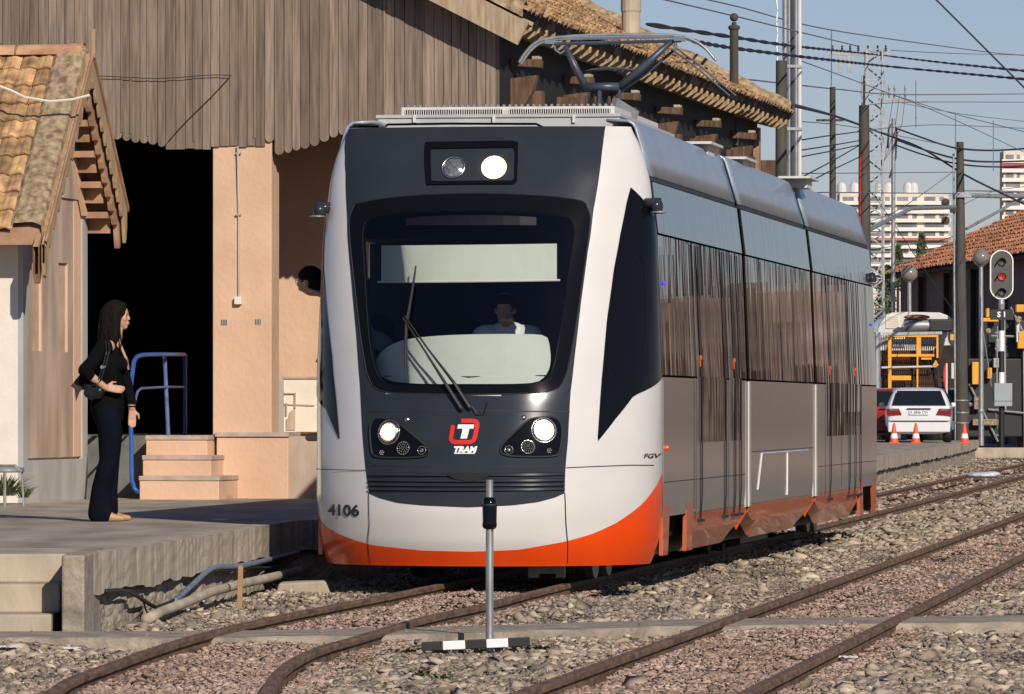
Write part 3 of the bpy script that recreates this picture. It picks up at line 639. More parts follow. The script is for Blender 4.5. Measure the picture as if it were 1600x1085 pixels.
MB().box2((.30, 1.0, .03), (.37, 1.1, .2)).box2((.5, 1.0, .03), (.56, 1.1, .2)).box2((.37, 1.0, .06), (.5, 1.05, .12)).build('rail_guard', M['grey_metal'], tram)
# doors: lower leaf glass, leaf seams, lamps and feet
def vstrip(b, s, w, z0, z1, pr=.002):
    pr += .0085        # thin flat strip lying on the right side
    zz = [z for z in (z0, .6, 1.5, 2.0, z1) if z0 <= z <= z1]; rows = [[Vector((bw(z)+pr, s-w/2, z)), Vector((bw(z)+pr, s+w/2, z))] for z in zz]; b.grid(rows); return b
def door(s0, s1, seam):
    d = MB(); d.add([(1.272, s0, 1.0), (1.272, s1, 1.0), (1.272, s1, 1.50), (1.272, s0, 1.50)], [(0, 1, 2, 3)])
    o = d.build('door', M['side_glass'], tram, solid=.004)
    for s in (s0+seam, s1-.02):
        vstrip(MB(), s, .09, .42, 2.5, .007).build('door_edge', M['rubber'], o); MB().box((1.27, s, .40), (.02, .30, .022)).build('door_foot', M['rubber'], o)
    vstrip(MB(), s0-.06, .05, .42, 2.5, .005).build('door_seal', M['grey_metal'], o)
    MB().box((bw(1.62)+.010, s0+seam, 1.62), (.010, .07, .085)).build('door_lamp', M['door_lamp'], o)
M['door_lamp'] = mat('orange_lamp', (.8, .12, .02), .3, var=0, emit=(1, .15, .02), es=.3)
door(3.42, 5.45, .25); door(5.76, 6.62, .4); door(14.5, 17.1, .45); door(17.25, 18.38, .5)
for s, m_ in ((3.0, 'white_paint'), (8.6, 'rubber'), (10.2, 'rubber'), (11.4, 'rubber'), (12.4, 'rubber'), (16.0, 'grey_metal'), (19.3, 'rubber')): vstrip(MB(), s, .04, 1.5, 2.5, .003).build('window_bar', M[m_], tram)
for s in (3.2, 16.2): vstrip(MB(), s, .05, .5, 1.49, .003).build('panel_joint', M['grey_metal'], tram)
hatch = MB()
for p, q in (((8.0, .58), (8.35, .88)), ((8.35, .88), (12.6, .88)), ((10.6, .5), (10.62, .87))): hatch.tube([(1.272, p[0], p[1]), (1.272, q[0], q[1])], .006, 5)
hatch.build('hatch_edge', M['white_paint'], tram)
gp = MB()
for a, b2, z in ((1.2, 7.0, .72), (7.5, 13.1, .90), (13.6, 20.2, .72)): gp.tube([(1.271, a, z), (1.271, b2, z)], .003, 4)
gp.build('panel_seam', M['rubber'], tram)
for mi, (a, b2) in enumerate(mods):
    r = MB()
    for g in (1, -1): r.box((g*1.16, (a+b2)/2, 2.925), (.03, b2-a-.1, .03))
    r.build('drip_gutter', M['black'], tram)
r = MB()
for s in (1.75, 2.05, 14.9, 15.9, 17.0, 18.6):
    r.tube([Vector((w+.002, s, z)) for z, w in FP], .004, 4)
r.build('roof_cover_seam', M['steel'], tram)
# camera pods, side lamps
for g, s, z, k in ((1, 1.0, 2.72, 1), (-1, 1.0, 2.70, 1), (1, LT-1.3, 2.60, 1)):
    b = MB().sphere((g*(1.235), s, z), .05, 16, 10, (1, 1.2, 1.15)).tube([(g*1.15, s, z+.02), (g*1.27, s, z+.02)], .04, 8)
    o = b.build('mirror_pod', M['panel_grey'], tram, smooth='all')
    MB().sphere((g*1.25, s-.01, z-.045), .055, 12, 6, (1.1, 1, .22)).build('pod_rim', M['grey_metal'], o, smooth='all')
for s, z in ((1.35, 2.17), (LT-1.6, 2.12)): MB().sphere((1.25, s, z), .015, 10, 8).build('side_lamp', mat('blue_lamp', (.05, .04, .6), .3, var=0, emit=(.1, .08, 1), es=.7), tram)
MB().sphere((1.275, 1.3, .97), .02, 8, 6).build('side_reflector', M['orange'], tram)
# ---- roof equipment placed on the roof
def T(px, py, s):
    k = (px-800)/FPX; u = (k*(TY+s*ct_)-TX-s*st_)/(ct_+k*st_); Y = TY-u*st_+s*ct_; return Vector((u, s, CZ-(py-640)*Y/FPX))
a, b2 = T(590, 181, 1.7), T(968, 181, 1.7)
o = MB().box2((a.x, 1.7, 3.25), (b2.x, 5.2, a.z)).build('roof_box', M['roof_grey'], tram, bevel=.008)
c = MB()
for x in (648, 772, 897): q = T(x, 186, 1.69); c.box((q.x, 1.685, q.z), (.022, .02, .055))
c.build('clip', M['white_paint'], o)
MB().box2((a.x-.01, 1.685, a.z-.018), (b2.x+.01, 5.2, a.z+.004)).build('lid', M['roof_grey'], o)
p1, p2 = T(627, 166, 2.1), T(960, 166, 2.1); zt = p1.z; zb = a.z+.002
v = MB().box2((p1.x, 2.1, zb), (p2.x, 4.9, zt-.01)).build('vent_box', M['roof_vent'], tram, bevel=.004)
gr = MB(); xm = (p1.x+p2.x)/2-.02
for x0, x1 in ((p1.x+.03, xm-.02), (xm+.03, p2.x-.03)): gr.box2((x0, 2.094, zb+.018), (x1, 2.0965, zt-.03))
gr.build('grille', M['dark'], v)
sl = MB(); x = p1.x+.03
while x < p2.x-.03:
    sl.box2((x, 2.088, zb+.018), (x+.006, 2.092, zt-.03)); x += .017
sl.build('grille_bars', M['roof_vent'], v)
ch = MB(); x = p1.x
while x < p2.x: ch.sphere((x, 2.15, zt-.002), .014, 6, 4); x += .045
ch.build('cable_chain', M['grey_metal'], v)
h1 = [T(603, 197, 1.3), T(606, 195, 1.3), T(700, 193.5, 1.3), T(838, 194, 1.3), T(848, 199, 1.3)]
MB().tube(h1, .010, 6).build('roof_handrail', M['gloss_black'], tram)
MB().tube([T(548, 203, 1.4), T(551, 193, 1.5), T(592, 199, 1.5)], .012, 6).tube([T(551, 194, 1.5), T(582, 205, 1.4)], .008, 6).build('roof_step', M['black'], tram)
MB().beam(T(958, 165, 3.0), T(992, 186, 3.2), .05, .12).build('cable_tray', M['grey_metal'], tram)
for x, y, s in ((1092, 218, 6.2), (1147, 231, 9.2), (1248, 275, 13.6)):
    q = T(x, y, s); q.z = 3.385; MB().box(q, (.30, .9, .02)).box(q+Vector((0, 0, -.05)), (.2, .5, .08)).build('roof_antenna', M['roof_vent'], tram)
# pantograph
sp = 7.9
panto = empty('pantograph', (0, 0, 0)); panto.parent = tram
def tp(l, ds=0): return [T(x, y, sp+ds) for x, y in l]
bow = [(811, 98), (820, 83), (833, 69), (845, 63), (858, 60), (900, 56), (950, 54), (1000, 54), (1044, 55), (1060, 56), (1074, 59), (1092, 67), (1106, 79), (1116, 92)]
MB().tube(tp(chaikin(bow, 2, False)), .014, 6).tube(tp([(x+3, y+3) for x, y in chaikin(bow, 2, False)], .4), .014, 6).build('collector_head', M['grey_metal'], panto, smooth='all')
MB().beam(T(870, 59, sp), T(1050, 56, sp), .03, .012).beam(T(872, 62, sp+.4), T(1052, 59, sp+.4), .03, .012).build('contact_strip', M['steel'], panto)
MB().tube(tp([(866, 69), (1064, 64)]), .016, 6).build('head_bar', M['panto'], panto)
MB().tube(tp([(883, 72), (897, 102), (915, 136)]), [.022, .03, .032], 8).tube(tp([(1050, 64), (1010, 100), (968, 136)]), [.024, .032, .034], 8).tube(tp([(913, 136), (968, 136)]), .036, 8).build('upper_frame', M['panto'], panto, smooth='all')
for l_, ds_, r_ in (([(1053, 79), (1012, 113), (965, 147)], .2, .014), ([(1052, 72), (1090, 100), (1150, 150)], 1.5, .008), ([(1048, 76), (1085, 103), (1140, 150)], 1.5, .008)): MB().tube(tp(l_, ds_), r_, 6).build('tie_rod', M['panto'], panto)
MB().tube(tp([(905, 116), (925, 110), (948, 107), (975, 108), (995, 112)], .5), .016, 6).build('damper', M['panto'], panto)
MB().box(T(860, 66, sp), (.08, .1, .035)).tube(tp([(866, 68), (868, 78), (876, 84), (884, 78)]), .01, 6).build('spring_box', M['steel'], panto)
MB().box(T(1062, 61, sp), (.09, .1, .04)).tube(tp([(1056, 66), (1054, 80)]), .012, 6).build('spring_box', M['steel'], panto)
MB().tube(tp([(937, 137), (936, 165), (936, 230)]), .02, 6).tube(tp([(968, 140), (967, 165), (966, 230)]), .014, 6).tube(tp([(916, 150), (916, 230)]), .01, 6).build('lower_arm', M['panto'], panto)
ins = MB()
for x in (930, 952, 960):
    q = T(x, 160, sp); ins.lathe([(.012, -.5), (.012, -.1), (.03, -.09), (.014, -.07), (.03, -.05), (.014, -.03), (.03, -.01), (.012, .0), (.012, .05)], q, 10)
ins.build('insulator', mat('brown_insulator', (.12, .06, .03), .3, var=.1), panto)
q = T(940, 170, sp); MB().box2((q.x-.5, sp-.4, 3.3), (q.x+.5, sp+.7, 3.40)).build('base_frame', M['panto'], panto)
# ---------------------------------------------------------------- goods shed behind the platform (local x right along the front, y into depth)
BA = R(9.7); cB, sB = math.cos(BA), math.sin(BA)
bx, by = -.12, 59.0
shed = empty('goods_shed', (bx, by, 0), -BA, 'big old shed with weathered plank gable, peach plaster pillar and tiled roof', 'shed')
def Lb(px, py, yl=0.0, ox=bx, oy=by):      # photo pixel -> local (x, z) on the plane local y = yl
    k = (px-800)/FPX; x = (k*(oy+yl*cB)-ox-yl*sB)/(cB+k*sB); Y = oy-x*sB+yl*cB; return x, CZ-(py-640)*Y/FPX
EX = .30
def roofz(x): return 5.02+.51*(EX-x)
pl = MB(); x = -6.6; bot = [(0, 214), (180, 216), (200, 219), (215, 224), (235, 227), (262, 233), (334, 235), (335, 229), (417, 229), (418, 200), (428, 243), (440, 241), (470, 236), (500, 224), (540, 212), (780, 208)]
def plankbottom(x):
    px = 800+FPX*(bx+x*cB)/(by-x*sB); return Lb(px, interp(bot, px), -.03)[1], px
while x < -.001:
    w = random.choice([.082, .088, .094, .10]); w = min(w, -x); zb, px = plankbottom(x+w/2); zb += random.uniform(-.012, .012)
    zt_ = roofz(x+w/2)-.10; dy = -.045+random.uniform(-.008, .006); g = .003
    x0, x1 = x+g, x+w-g; rounded = not (262 < px < 417)
    pts = []
    if rounded: r = (x1-x0)/2; pts = [(x0+r-r*math.cos(PI*k/6), zb+r-r*math.sin(PI*k/6)) for k in range(7)]
    else: pts = [(x0, zb), (x1, zb)]
    pl.prism([(a, dy, z) for a, z in pts]+[(x1, dy, zt_), (x0, dy, zt_)], (0, .022, 0))
    if random.random() < .3: pl.box((x1, dy-.006, (zb+zt_)/2+.02), (.016, .010, zt_-zb-.1))
    x += w
pl.build('plank_gable', M['wood'], shed)
MB().prism([(-6.6, .0, 3.9), (0, .0, 3.9), (0, .0, 5.1), (-6.6, .0, 8.3)], (0, .03, 0)).build('gable_backing', M['dark_wood'], shed)
# plaster pillar, dock and recessed wall
x0, x1 = Lb(333, 600)[0], Lb(425, 600)[0]
pil = MB().box2((x0, -.02, 1.0), (x1, .34, 3.95)).build('pillar', M['peach'], shed, bevel=.01)
MB().box2((Lb(340, 700)[0], -.05, GZ), (Lb(452, 700)[0], 2.5, .985)).build('pillar_base', M['peach'], shed, bevel=.01)
MB().box2((Lb(338, 700)[0], -.075, .985), (Lb(452, 700)[0]+.01, .5, 1.03)).build('base_ledge', M['stone_step'], shed, bevel=.006)
MB().box2((Lb(452, 700)[0], -.03, GZ), (.2, 18.5, .99)).build('dock', M['stain_render'], shed)
MB().box2((Lb(128, 700)[0]-2.6, .03, GZ), (Lb(345, 700)[0], 12, .995)).build('dock', M['dock_grey'], shed)
MB().box2((Lb(350, 500, 2.2)[0], 2.2, 1.0), (-.35, 2.4, 4.2)).build('recessed_wall', M['peach'], shed)
MB().box2((-.20, .05, .9), (-.12, 20.1, 5.1)).build('side_wall', M['dark'], shed)  # near-black colour stands in for the deep shade under the eave
MB().prism([(-7.2, 12, .9), (-.2, 12, .9), (-.2, 12, 5.0), (-7.2, 12, 8)], (0, .2, 0)).box2((-7.3, .0, .9), (-7.2, 12, 8)).box2((x0+.1, 2.3, .9), (x0+.2, 12, 5.5)).build('inner_wall', M['dark'], shed)  # room walls and ceiling near-black, the indoor shade put into their colour
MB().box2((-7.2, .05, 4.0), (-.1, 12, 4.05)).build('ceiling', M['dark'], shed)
# conduit, switch box, vents on the pillar
cx, cz = Lb(374, 470); cx0 = Lb(373, 226)[0]
cd = MB().tube([(cx0, -.055, Lb(373, 229)[1]), (cx, -.035, Lb(375, 330)[1]), (cx, -.035, cz)], .010, 6).build('conduit', M['grey_render'], shed)
cl_ = MB()
for y_p in (240, 336): cl_.box((cx, -.04, Lb(374, y_p)[1]), (.05, .03, .018))
cl_.build('conduit_clip', M['stone_step'], cd)
MB().box((cx, -.05, cz), (.07, .06, .075)).build('switch_box', M['cream'], shed, bevel=.005)
for xx, yy in ((351, 504), (404, 503)):
    q = Lb(xx, yy); v = MB().box((q[0], -.018, q[1]), (.06, .012, .055)).build('vent', M['grey_render'], shed); s_ = MB()
    for k in range(4): s_.box((q[0]-.022+.015*k, -.027, q[1]), (.005, .004, .05))
    s_.build('vent_slots', M['black'], v)
# white panel in the recess
a, b_ = Lb(443, 592, 2.1), Lb(498, 675, 2.1); wp = MB().box2((a[0], 2.12, b_[1]), (b_[0]+.1, 2.19, a[1])).build('white_board', M['cream'], shed)
MB().box2((a[0]-.06, 2.10, b_[1]-.02), (a[0], 2.19, a[1]+.0)).build('board_edge', M['grey_render'], wp)
MB().box2((a[0]-.02, 2.10, a[1]), (b_[0]+.1, 2.19, a[1]+.02)).build('board_rail', M['stone_step'], wp)
fr_ = MB()
for p, q in (((444, 615), (462, 615)), ((461, 615), (461, 638)), ((443, 632), (490, 634)), ((447, 630), (447, 650))):
    u, v = Lb(*p, 2.1), Lb(*q, 2.1); fr_.beam((u[0], 2.112, u[1]), (v[0], 2.112, v[1]), .012, .03 if p != (443, 632) else .012, (0, 1, 0))
fr_.build('board_frame', M['stain_render'], wp)
fl = [(447, 672), (447, 655), (451, 655), (452, 645), (458, 640), (461, 640), (461, 672)]
MB().prism([(Lb(*p, 2.1)[0], 2.105, Lb(*p, 2.1)[1]) for p in fl], (0, .01, 0)).build('board_stain', M['stain_render'], wp)
# steps up to the doorway
for i, (xa, xb, yt, yb, yy) in enumerate([(228, 324, 684, 713, -.30), (223, 330, 713, 744, -.60), (218, 342, 744, 782, -.90)]):
    a = Lb(xa, yt, yy); b_ = Lb(xb, yt, yy); zt_ = (1.0, .81, .615)[i]; zb_ = (.78, .59, .36)[i]
    MB().box2((a[0], yy, zb_), (b_[0], .03, zt_-.045)).build('step', M['peach'], shed, bevel=.008)
    MB().box2((a[0]-.006, yy-.012, zt_-.045), (b_[0]+.01, .03, zt_)).build('nosing', M['stone_step'], shed, bevel=.006)
# roof: tile field, barge board, rafters and brackets
def tile_field(name, m, par, org, ex, ey, nx, ny, wx, wy, lift=.05, amp=.03, jit=.3):
    """org: lower corner of the field; ex along the eave, ey up the slope; each tile is its own curved piece"""
    org, ex, ey = Vector(org), Vector(ex).normalized(), Vector(ey).normalized(); up = ex.cross(ey).normalized()
    if up.z < 0: up = -up
    b = MB(); V = []; F = []; K = 7
    prof = [(k/(K-1), amp*(math.sin(k/(K-1)*2*PI-PI/2)*.7+.3*math.sin(k/(K-1)*4*PI))) for k in range(K)]
    for j in range(ny):
        for i in range(nx):
            dz = random.uniform(-1, 1)*amp*jit; sx = random.uniform(-.05, .05)*wx; sl_ = random.uniform(-.06, .06)*wy
            o = len(V)
            for (v0, h) in ((-.10, lift), (1.02, 0)):
                for a, hh in prof: V.append(org+ex*((i+a)*wx*1.0+sx)+ey*((j+v0)*wy+sl_)+up*(hh+h+dz))
            for a, hh in prof: V.append(org+ex*((i+a)*wx+sx)+ey*((j-.10)*wy+sl_)+up*(hh+lift-.022+dz))
            for k in range(K-1): F.append((o+k, o+k+1, o+K+k+1, o+K+k)); F.append((o+k, o+k+1, o+2*K+k+1, o+2*K+k))
    b.v = [tuple(v) for v in V]; b.f = F; return b.build(name, m, par)
Ry0, Ry1 = -.42, 20.4; ln = math.hypot(1, .51)
tile_field('roof_tiles', M['tile'], shed, (EX, Ry0+.06, 5.06), (0, 1, 0), (-1, 0, .51), int((Ry1-Ry0)/.24), 24, .24, .34, .032, .026)
MB().prism([(EX-.05, Ry0+.1, 4.97), (-7.6, Ry0+.1, 4.97+.51*7.85), (-7.6, Ry0+.1, 5.05+.51*7.9), (EX, Ry0+.1, 5.05)], (0, Ry1-Ry0-.1, 0)).build('roof_boarding', M['dark_wood'], shed)
MB().prism([(-16.2, Ry0+.1, 4.97), (-7.6, Ry0+.1, 4.97+.51*7.85), (-7.6, Ry0+.1, 5.05+.51*7.85), (-16.2, Ry0+.1, 5.05)], (0, Ry1-Ry0-.1, 0)).build('rear_roof', M['tile'], shed)
mo = MB(); k = 0
for v0, h in ((.02, .03),):
    rows = []
    for i in range(60):
        y = lerp(Ry0+.02, Ry0+.30, 0); x = EX-i*.14; rows.append([Vector((x, Ry0-.02, 4.99+.51*(EX-x))), Vector((x, Ry0-.0, 5.10+.51*(EX-x)+.02*math.sin(i*2.1))), Vector((x, Ry0+.2, 5.16+.51*(EX-x)+.02*math.sin(i*1.3))), Vector((x, Ry0+.36, 5.06+.51*(EX-x)))])
    mo.grid(rows)
mo.build('verge_mortar', M['mortar'], shed)
rows = []
for i in range(60): x = EX-i*.14; rows.append([Vector((x, Ry1-.3, 5.05+.51*(EX-x))), Vector((x, Ry1-.15, 5.20+.51*(EX-x)+.015*math.sin(i*1.7))), Vector((x, Ry1+.05, 5.04+.51*(EX-x)))])
MB().grid(rows).build('verge_mortar', M['mortar'], shed)
MB().beam((EX+.0, Ry0+.02, 4.83), (-7.6, Ry0+.02, 4.83+.51*7.9), .05, .24).build('barge_board', M['wood_pale'], shed)
MB().beam((EX+.04, Ry0+.30, 4.93), (-1.0, Ry0-.02, 4.93+.51*1.2), .22, .035).build('verge_plank', M['wood_pale'], shed)
y = Ry0+.3; rf = MB().prism([(-.12, 0, 5.17), (EX-.04, 0, 4.965), (EX-.05, 0, 4.91), (EX-.15, 0, 4.85), (-.12, 0, 4.92)], (0, .05, 0)).build('rafter_end', M['wood_mid'], shed); rf.location = (0, y, 0)
while y < Ry1-.5: y += .46; c_ = rf.copy(); COL.objects.link(c_); c_.location = (0, y, random.uniform(-.015, .01))
yy = 1.4
while yy < Ry1-.3:
    MB().beam((-.12, yy, 4.66), (EX-.12, yy, 4.64), .18, .08).build('bracket', M['timber_shaded'], shed, bevel=.01)
    MB().prism([(-.12, yy-.07, 4.1), (-.12, yy-.07, 4.5), (.14, yy-.07, 4.53), (.10, yy-.07, 4.38), (.0, yy-.07, 4.2)], (0, .14, 0)).build('corbel', M['timber_shaded'], shed)
    for dy, zz, xx in ((.95, 4.33, .03), (2.0, 4.20, -.02), (2.75, 4.36, .06)): MB().box2((-.12, yy+dy, zz-.11), (xx, yy+dy+.14, zz+.10)).build('beam_end', M['timber_shaded'], shed)
    MB().box((EX-.17, yy, 4.70), (.08, .16, .035)).build('bracket_cap', M['concrete'], shed, bevel=.01)
    yy += 3.25
ep = MB(); 
for k in range(8): ep.box((-.10+.055*k-.45, 20.0, 3.9), (.052, .05, 1.35-.04*k))
ep.build('end_boards', M['wood'], shed)
MB().box2((-.35, 19.7, .5), (-.05, 19.9, 4.85)).build('corner_post', M['wood_brown'], shed)
# chimney pots on the roof
def on_shed(px, py, yl): x, z = Lb(px, py, yl); return x, z
q = Lb(985, 0, 15.0); ch = MB().lathe([(.115, -1.6), (.115, 0), (.125, .02), (.125, .35), (.10, .37)], (Lb(986, 20, 15)[0], 15, Lb(986, 20, 15)[1]), 16).build('chimney', M['concrete'], shed)
q = Lb(1147, 110, 18.0); MB().lathe([(.055, -1.2), (.055, .50), (.075, .52), (.075, .55), (.03, .57), (.03, .6)], (q[0], 18, q[1]), 12).sphere((q[0], 18, q[1]+.66), .055, 12, 8).build('ball_finial', M['pole_dark'], shed)
for nm, pts in (('loose_cable', [(0, 68), (60, 100), (130, 118), (180, 120), (250, 124), (330, 117), (361, 118)]), ('loose_cable', [(361, 118), (330, 152), (290, 190), (262, 222)])):
    MB().tube([(Lb(x, y, -.09)[0], -.09, Lb(x, y, -.09)[1]) for x, y in chaikin(pts, 2, False)], .004, 5).build(nm, M['rubber'], shed)

# ---------------------------------------------------------------- small tiled house in front of the shed's left part
hx, hy = (28-800)*56.5/FPX, 56.5
house = empty('station_annex', (hx, hy, 0), -BA, 'small plastered house with steep tiled roof and scalloped wooden gable boards', 'small house')
def Lh(px, py, yl=0.0): return Lb(px, py, yl, hx, hy)
def Lg(px, py, xl=0.0):          # photo pixel -> local (y, z) on the plane local x = xl (the gable wall)
    k = (px-800)/FPX; y = (hx+xl*cB-k*(hy-xl*sB))/(k*cB-sB); Y = hy-xl*sB+y*cB; return y, CZ-(py-640)*Y/FPX
W_ = 2.5; zr = 4.66; ze = 3.0
prof = [(0, GZ), (W_, GZ), (W_, 3.25), (W_/2, 4.45), (0, 3.25)]
MB().prism([(0, y, z) for y, z in prof], (-5, 0, 0)).build('wall', M['cream'], house)
# gable face: grey border, peach frame strip, stained field, narrow recesses
g0, g1 = Lg(35, 500)[0], Lg(110, 500)[0]; g2 = Lg(121, 500)[0]
zb1, zt1 = .90, 3.2
gw = MB().box2((0, 0, GZ), (.05, g0, 3.3)).box2((0, g2, GZ), (.05, W_, 3.3)).box2((0, g0, GZ), (.05, g2, zb1-.12)).build('gable_border', M['grey_render'], house)
MB().box2((0, g1, zb1-.10), (.035, g2, 3.5)).build('gable_strip', M['peach'], house)
slots = [Lg(45, 500)[0], Lg(61, 500)[0], Lg(87, 500)[0], Lg(102, 500)[0]]; zs0, zs1 = Lg(60, 549)[1], Lg(60, 408)[1]
fb = MB()
for y0, y1, z0, z1 in ((g0, g1, zb1-.1, zs0), (g0, g1, zs1, 3.5), (g0, slots[0], zs0, zs1), (slots[1], slots[2], zs0, zs1), (slots[3], g1, zs0, zs1)): fb.box2((0, y0, z0), (.028, y1, z1))
fb.build('gable_field', M['stain_render'], house)
MB().box2((.0, slots[0], zs0), (.003, slots[1], zs1)).box2((.0, slots[2], zs0), (.003, slots[3], zs1)).build('slot_window', M['peach_dirty'], house)
for y1 in (slots[1], slots[3]): MB().box2((.0, y1-.02, zs0), (.027, y1-.001, zs1)).build('slot_reveal', M['peach'], house)
MB().prism([(.02, .3, 3.25), (.02, W_-.3, 3.25), (.02, W_/2, 4.3)], (.03, 0, 0)).build('gable_upper', M['stain_render'], house)
MB().prism([(.05, g2-.05, 3.1), (.05, g2+.10, 3.1), (.05, W_/2+.12, 4.35), (.05, W_/2, 4.35)], (.03, 0, 0)).build('gable_frame', M['peach'], house)
# roof
sl = 1.0; OV = .38; yr = W_/2
def hz(y): return 4.60-sl*abs(y-yr)
nn = Vector((0, 1, sl)).normalized()
ye = -.47; L_ = math.hypot(yr-ye, sl*(yr-ye))
tile_field('roof_tiles', M['tile'], house, (OV-.30-.165*32, ye, hz(ye)+.03), (1, 0, 0), (0, 1, sl), 32, 10, .165, L_/10, .028, .017)
MB().prism([(-5, ye+.02, hz(ye)-.08), (-5, yr, hz(yr)-.09), (-5, yr, hz(yr)-.01), (-5, ye+.02, hz(ye))], (5.1+OV-.1, 0, 0)).build('roof_boarding', M['wood_brown'], house)
MB().prism([(-5, yr+1.38, hz(yr+1.38)-.06), (-5, yr, hz(yr)-.09), (-5, yr, hz(yr)-.0), (-5, yr+1.38, hz(yr+1.38))], (4.95+OV, 0, 0)).build('rear_roof', M['tile'], house)
M['ridge'] = mat('ridge_terracotta', (.34, .17, .09), .9, var=0, col2=(.60, .36, .21), vs=4, bump=.006)
# ridge tiles, verge mortar
for k in range(9):
    x1_ = OV-.05-.62*k; MB().grid([[Vector((x_, yr+.11*math.cos(a), hz(yr)-.02+.10*math.sin(a)+dz)) for a in np.linspace(0, PI, 8)] for x_, dz in ((x1_-.66, .0), (x1_-.02, .0), (x1_, .012))]).build('ridge_tile', M['ridge'], house)
rows = []
for i in range(26):
    y = lerp(ye-.02, yr+.02, i/25); w = .012*math.sin(i*2.3); rows.append([Vector((OV-.33, y, hz(y)+.05)), Vector((OV-.29, y, hz(y)+.09+w)), Vector((OV-.12, y, hz(y)+.10+w)), Vector((OV-.04, y, hz(y)+.07+w)), Vector((OV-.03, y, hz(y)-.03))])
MB().grid(rows).build('verge_mortar', M['mortar'], house)
MB().box2((-5, ye-.02, hz(ye)-.13), (OV-.08, ye+.03, hz(ye)-.02)).build('fascia', M['wood_brown'], house)
# barge boards with scalloped lower edge, near and far, two layers
def barge(sign, x0, th, wd, amp, name, m, zo=0):
    top = []; lo = []; n = 44
    for i in range(n+1):
        d = lerp(0, yr-ye+.12 if sign < 0 else 1.42, i/n); z = hz(yr)+zo-sl*d; top.append((yr+sign*d, z)); lo.append((yr+sign*d, z-wd-amp*abs(math.sin(i/n*PI*11))*(1 if i < n-3 else 2.4)))
    rows = [[Vector((x0, a[0], a[1])), Vector((x0, b_[0], b_[1])), Vector((x0+th, b_[0], b_[1])), Vector((x0+th, a[0], a[1]))] for a, b_ in zip(top, lo)]
    MB().grid(rows, True).build(name, m, house)
for sg in (-1, 1):
    barge(sg, OV-.01, .03, .17, .09, 'barge_board', M['wood_mid'], -.01); barge(sg, OV-.09, .05, .25, .07, 'inner_barge_board', M['wood_brown'], -.03)
    barge(sg, OV+.02, .02, .05, .0, 'barge_trim', M['wood_brown'], .02)
MB().prism([(OV+.02, yr-.025, hz(yr)-.05), (OV+.02, yr+.025, hz(yr)-.05), (OV+.02, yr+.006, hz(yr)+.22), (OV+.02, yr-.006, hz(yr)+.22)], (.03, 0, 0)).build('gable_spike', M['wood_brown'], house)
# soffit boards and purlin ends under the far half of the verge
for k in range(4):
    y = yr+.26+.28*k; MB().box2((.0, y, hz(y)-.42), (OV-.1, y+.22, hz(y)-.36)).box2((-.0, y+.19, hz(y)-.56), (OV-.12, y+.22, hz(y)-.36)).build('soffit_board', M['wood_brown'], house)
    y = yr-.28-.30*k; MB().box2((.0, y-.1, hz(y)-.25), (OV-.1, y, hz(y)-.15)).build('purlin', M['wood_brown'], house)
MB().tube([(Lh(x, y, -.1)[0], lerp(0.28, -.35, 0)+yr-1.2, Lh(x, y, -.1)[1]+.04) for x, y in ((-40, 130), (0, 145), (20, 155), (60, 162), (95, 159), (123, 152))], .012, 6).build('roof_cable', M['cream'], house)
# ---------------------------------------------------------------- people
def sph(b, c, r, n=14, k=10): return b.sphere(c, r if not isinstance(r, tuple) else 1, n, k, (1, 1, 1) if not isinstance(r, tuple) else r)
def cap(b, p, q, r0, r1, sy=1.0, n=14):       # closed tapered limb piece, flattened by sy in y
    p, q = Vector(p), Vector(q); d = (q-p); L = d.length; d.normalize(); ref = Vector((0, 1, 0)) if abs(d.y) < .9 else Vector((1, 0, 0)); x = d.cross(ref).normalized(); y = x.cross(d).normalized()
    pr = [(r0*math.sin(a), -r0*math.cos(a)) for a in np.linspace(.05, PI/2, 5)]+[(r1*math.cos(a), L+r1*math.sin(a)) for a in np.linspace(0, PI/2-.05, 5)]
    vs = []; 
    for r, t in pr:
        for j in range(n):
            a = 2*PI*j/n; v = p+d*t+x*(r*math.cos(a))+y*(r*math.sin(a)*sy); vs.append(v)
    k = len(pr); fs = [(i*n+j, i*n+(j+1) % n, (i+1)*n+(j+1) % n, (i+1)*n+j) for i in range(k-1) for j in range(n)]+[tuple(range(n))[::-1], tuple(range((k-1)*n, k*n))]
    return b.add(vs, fs)
def chain(b, pts, sy=1.0):
    for (p, r), (q, s) in zip(pts, pts[1:]): cap(b, p, q, r, s, sy)
    return b
def blob(b, name, m, parent, voxel=.008, it=6):
    o = b.build(name, m, parent); md = o.modifiers.new('surface', 'REMESH'); md.mode = 'VOXEL'; md.voxel_size = voxel; md.use_smooth_shade = True
    s = o.modifiers.new('relax', 'SMOOTH'); s.factor = .5; s.iterations = it; return o
def head(b, c, f=1.0, male=False):            # face looks along +x
    x, y, z = c
    sph(b, (x-.008, y, z+.025), (.088*f, .072*f, .088*f)); sph(b, (x+.022, y, z-.03), (.058*f, .056*f, .075*f)); sph(b, (x+.052, y, z-.083), (.024, .026, .022))
    cap(b, (x+.076, y, z+.010), (x+.088, y, z-.024), .007, .010); sph(b, (x+.074, y, z-.052), (.018, .024, .008)); sph(b, (x+.073, y, z-.064), (.016, .022, .007))
    sph(b, (x+.070, y, z+.028), (.016, .05, .009))
    for g in (1, -1):
        sph(b, (x+.045, y+g*.038, z-.02), (.026, .018, .025)); sph(b, (x-.004, y+g*.073, z-.005), (.017, .008, .028)); sph(b, (x+.06, y+g*.03, z+.006), (.014, .016, .012))
    return b
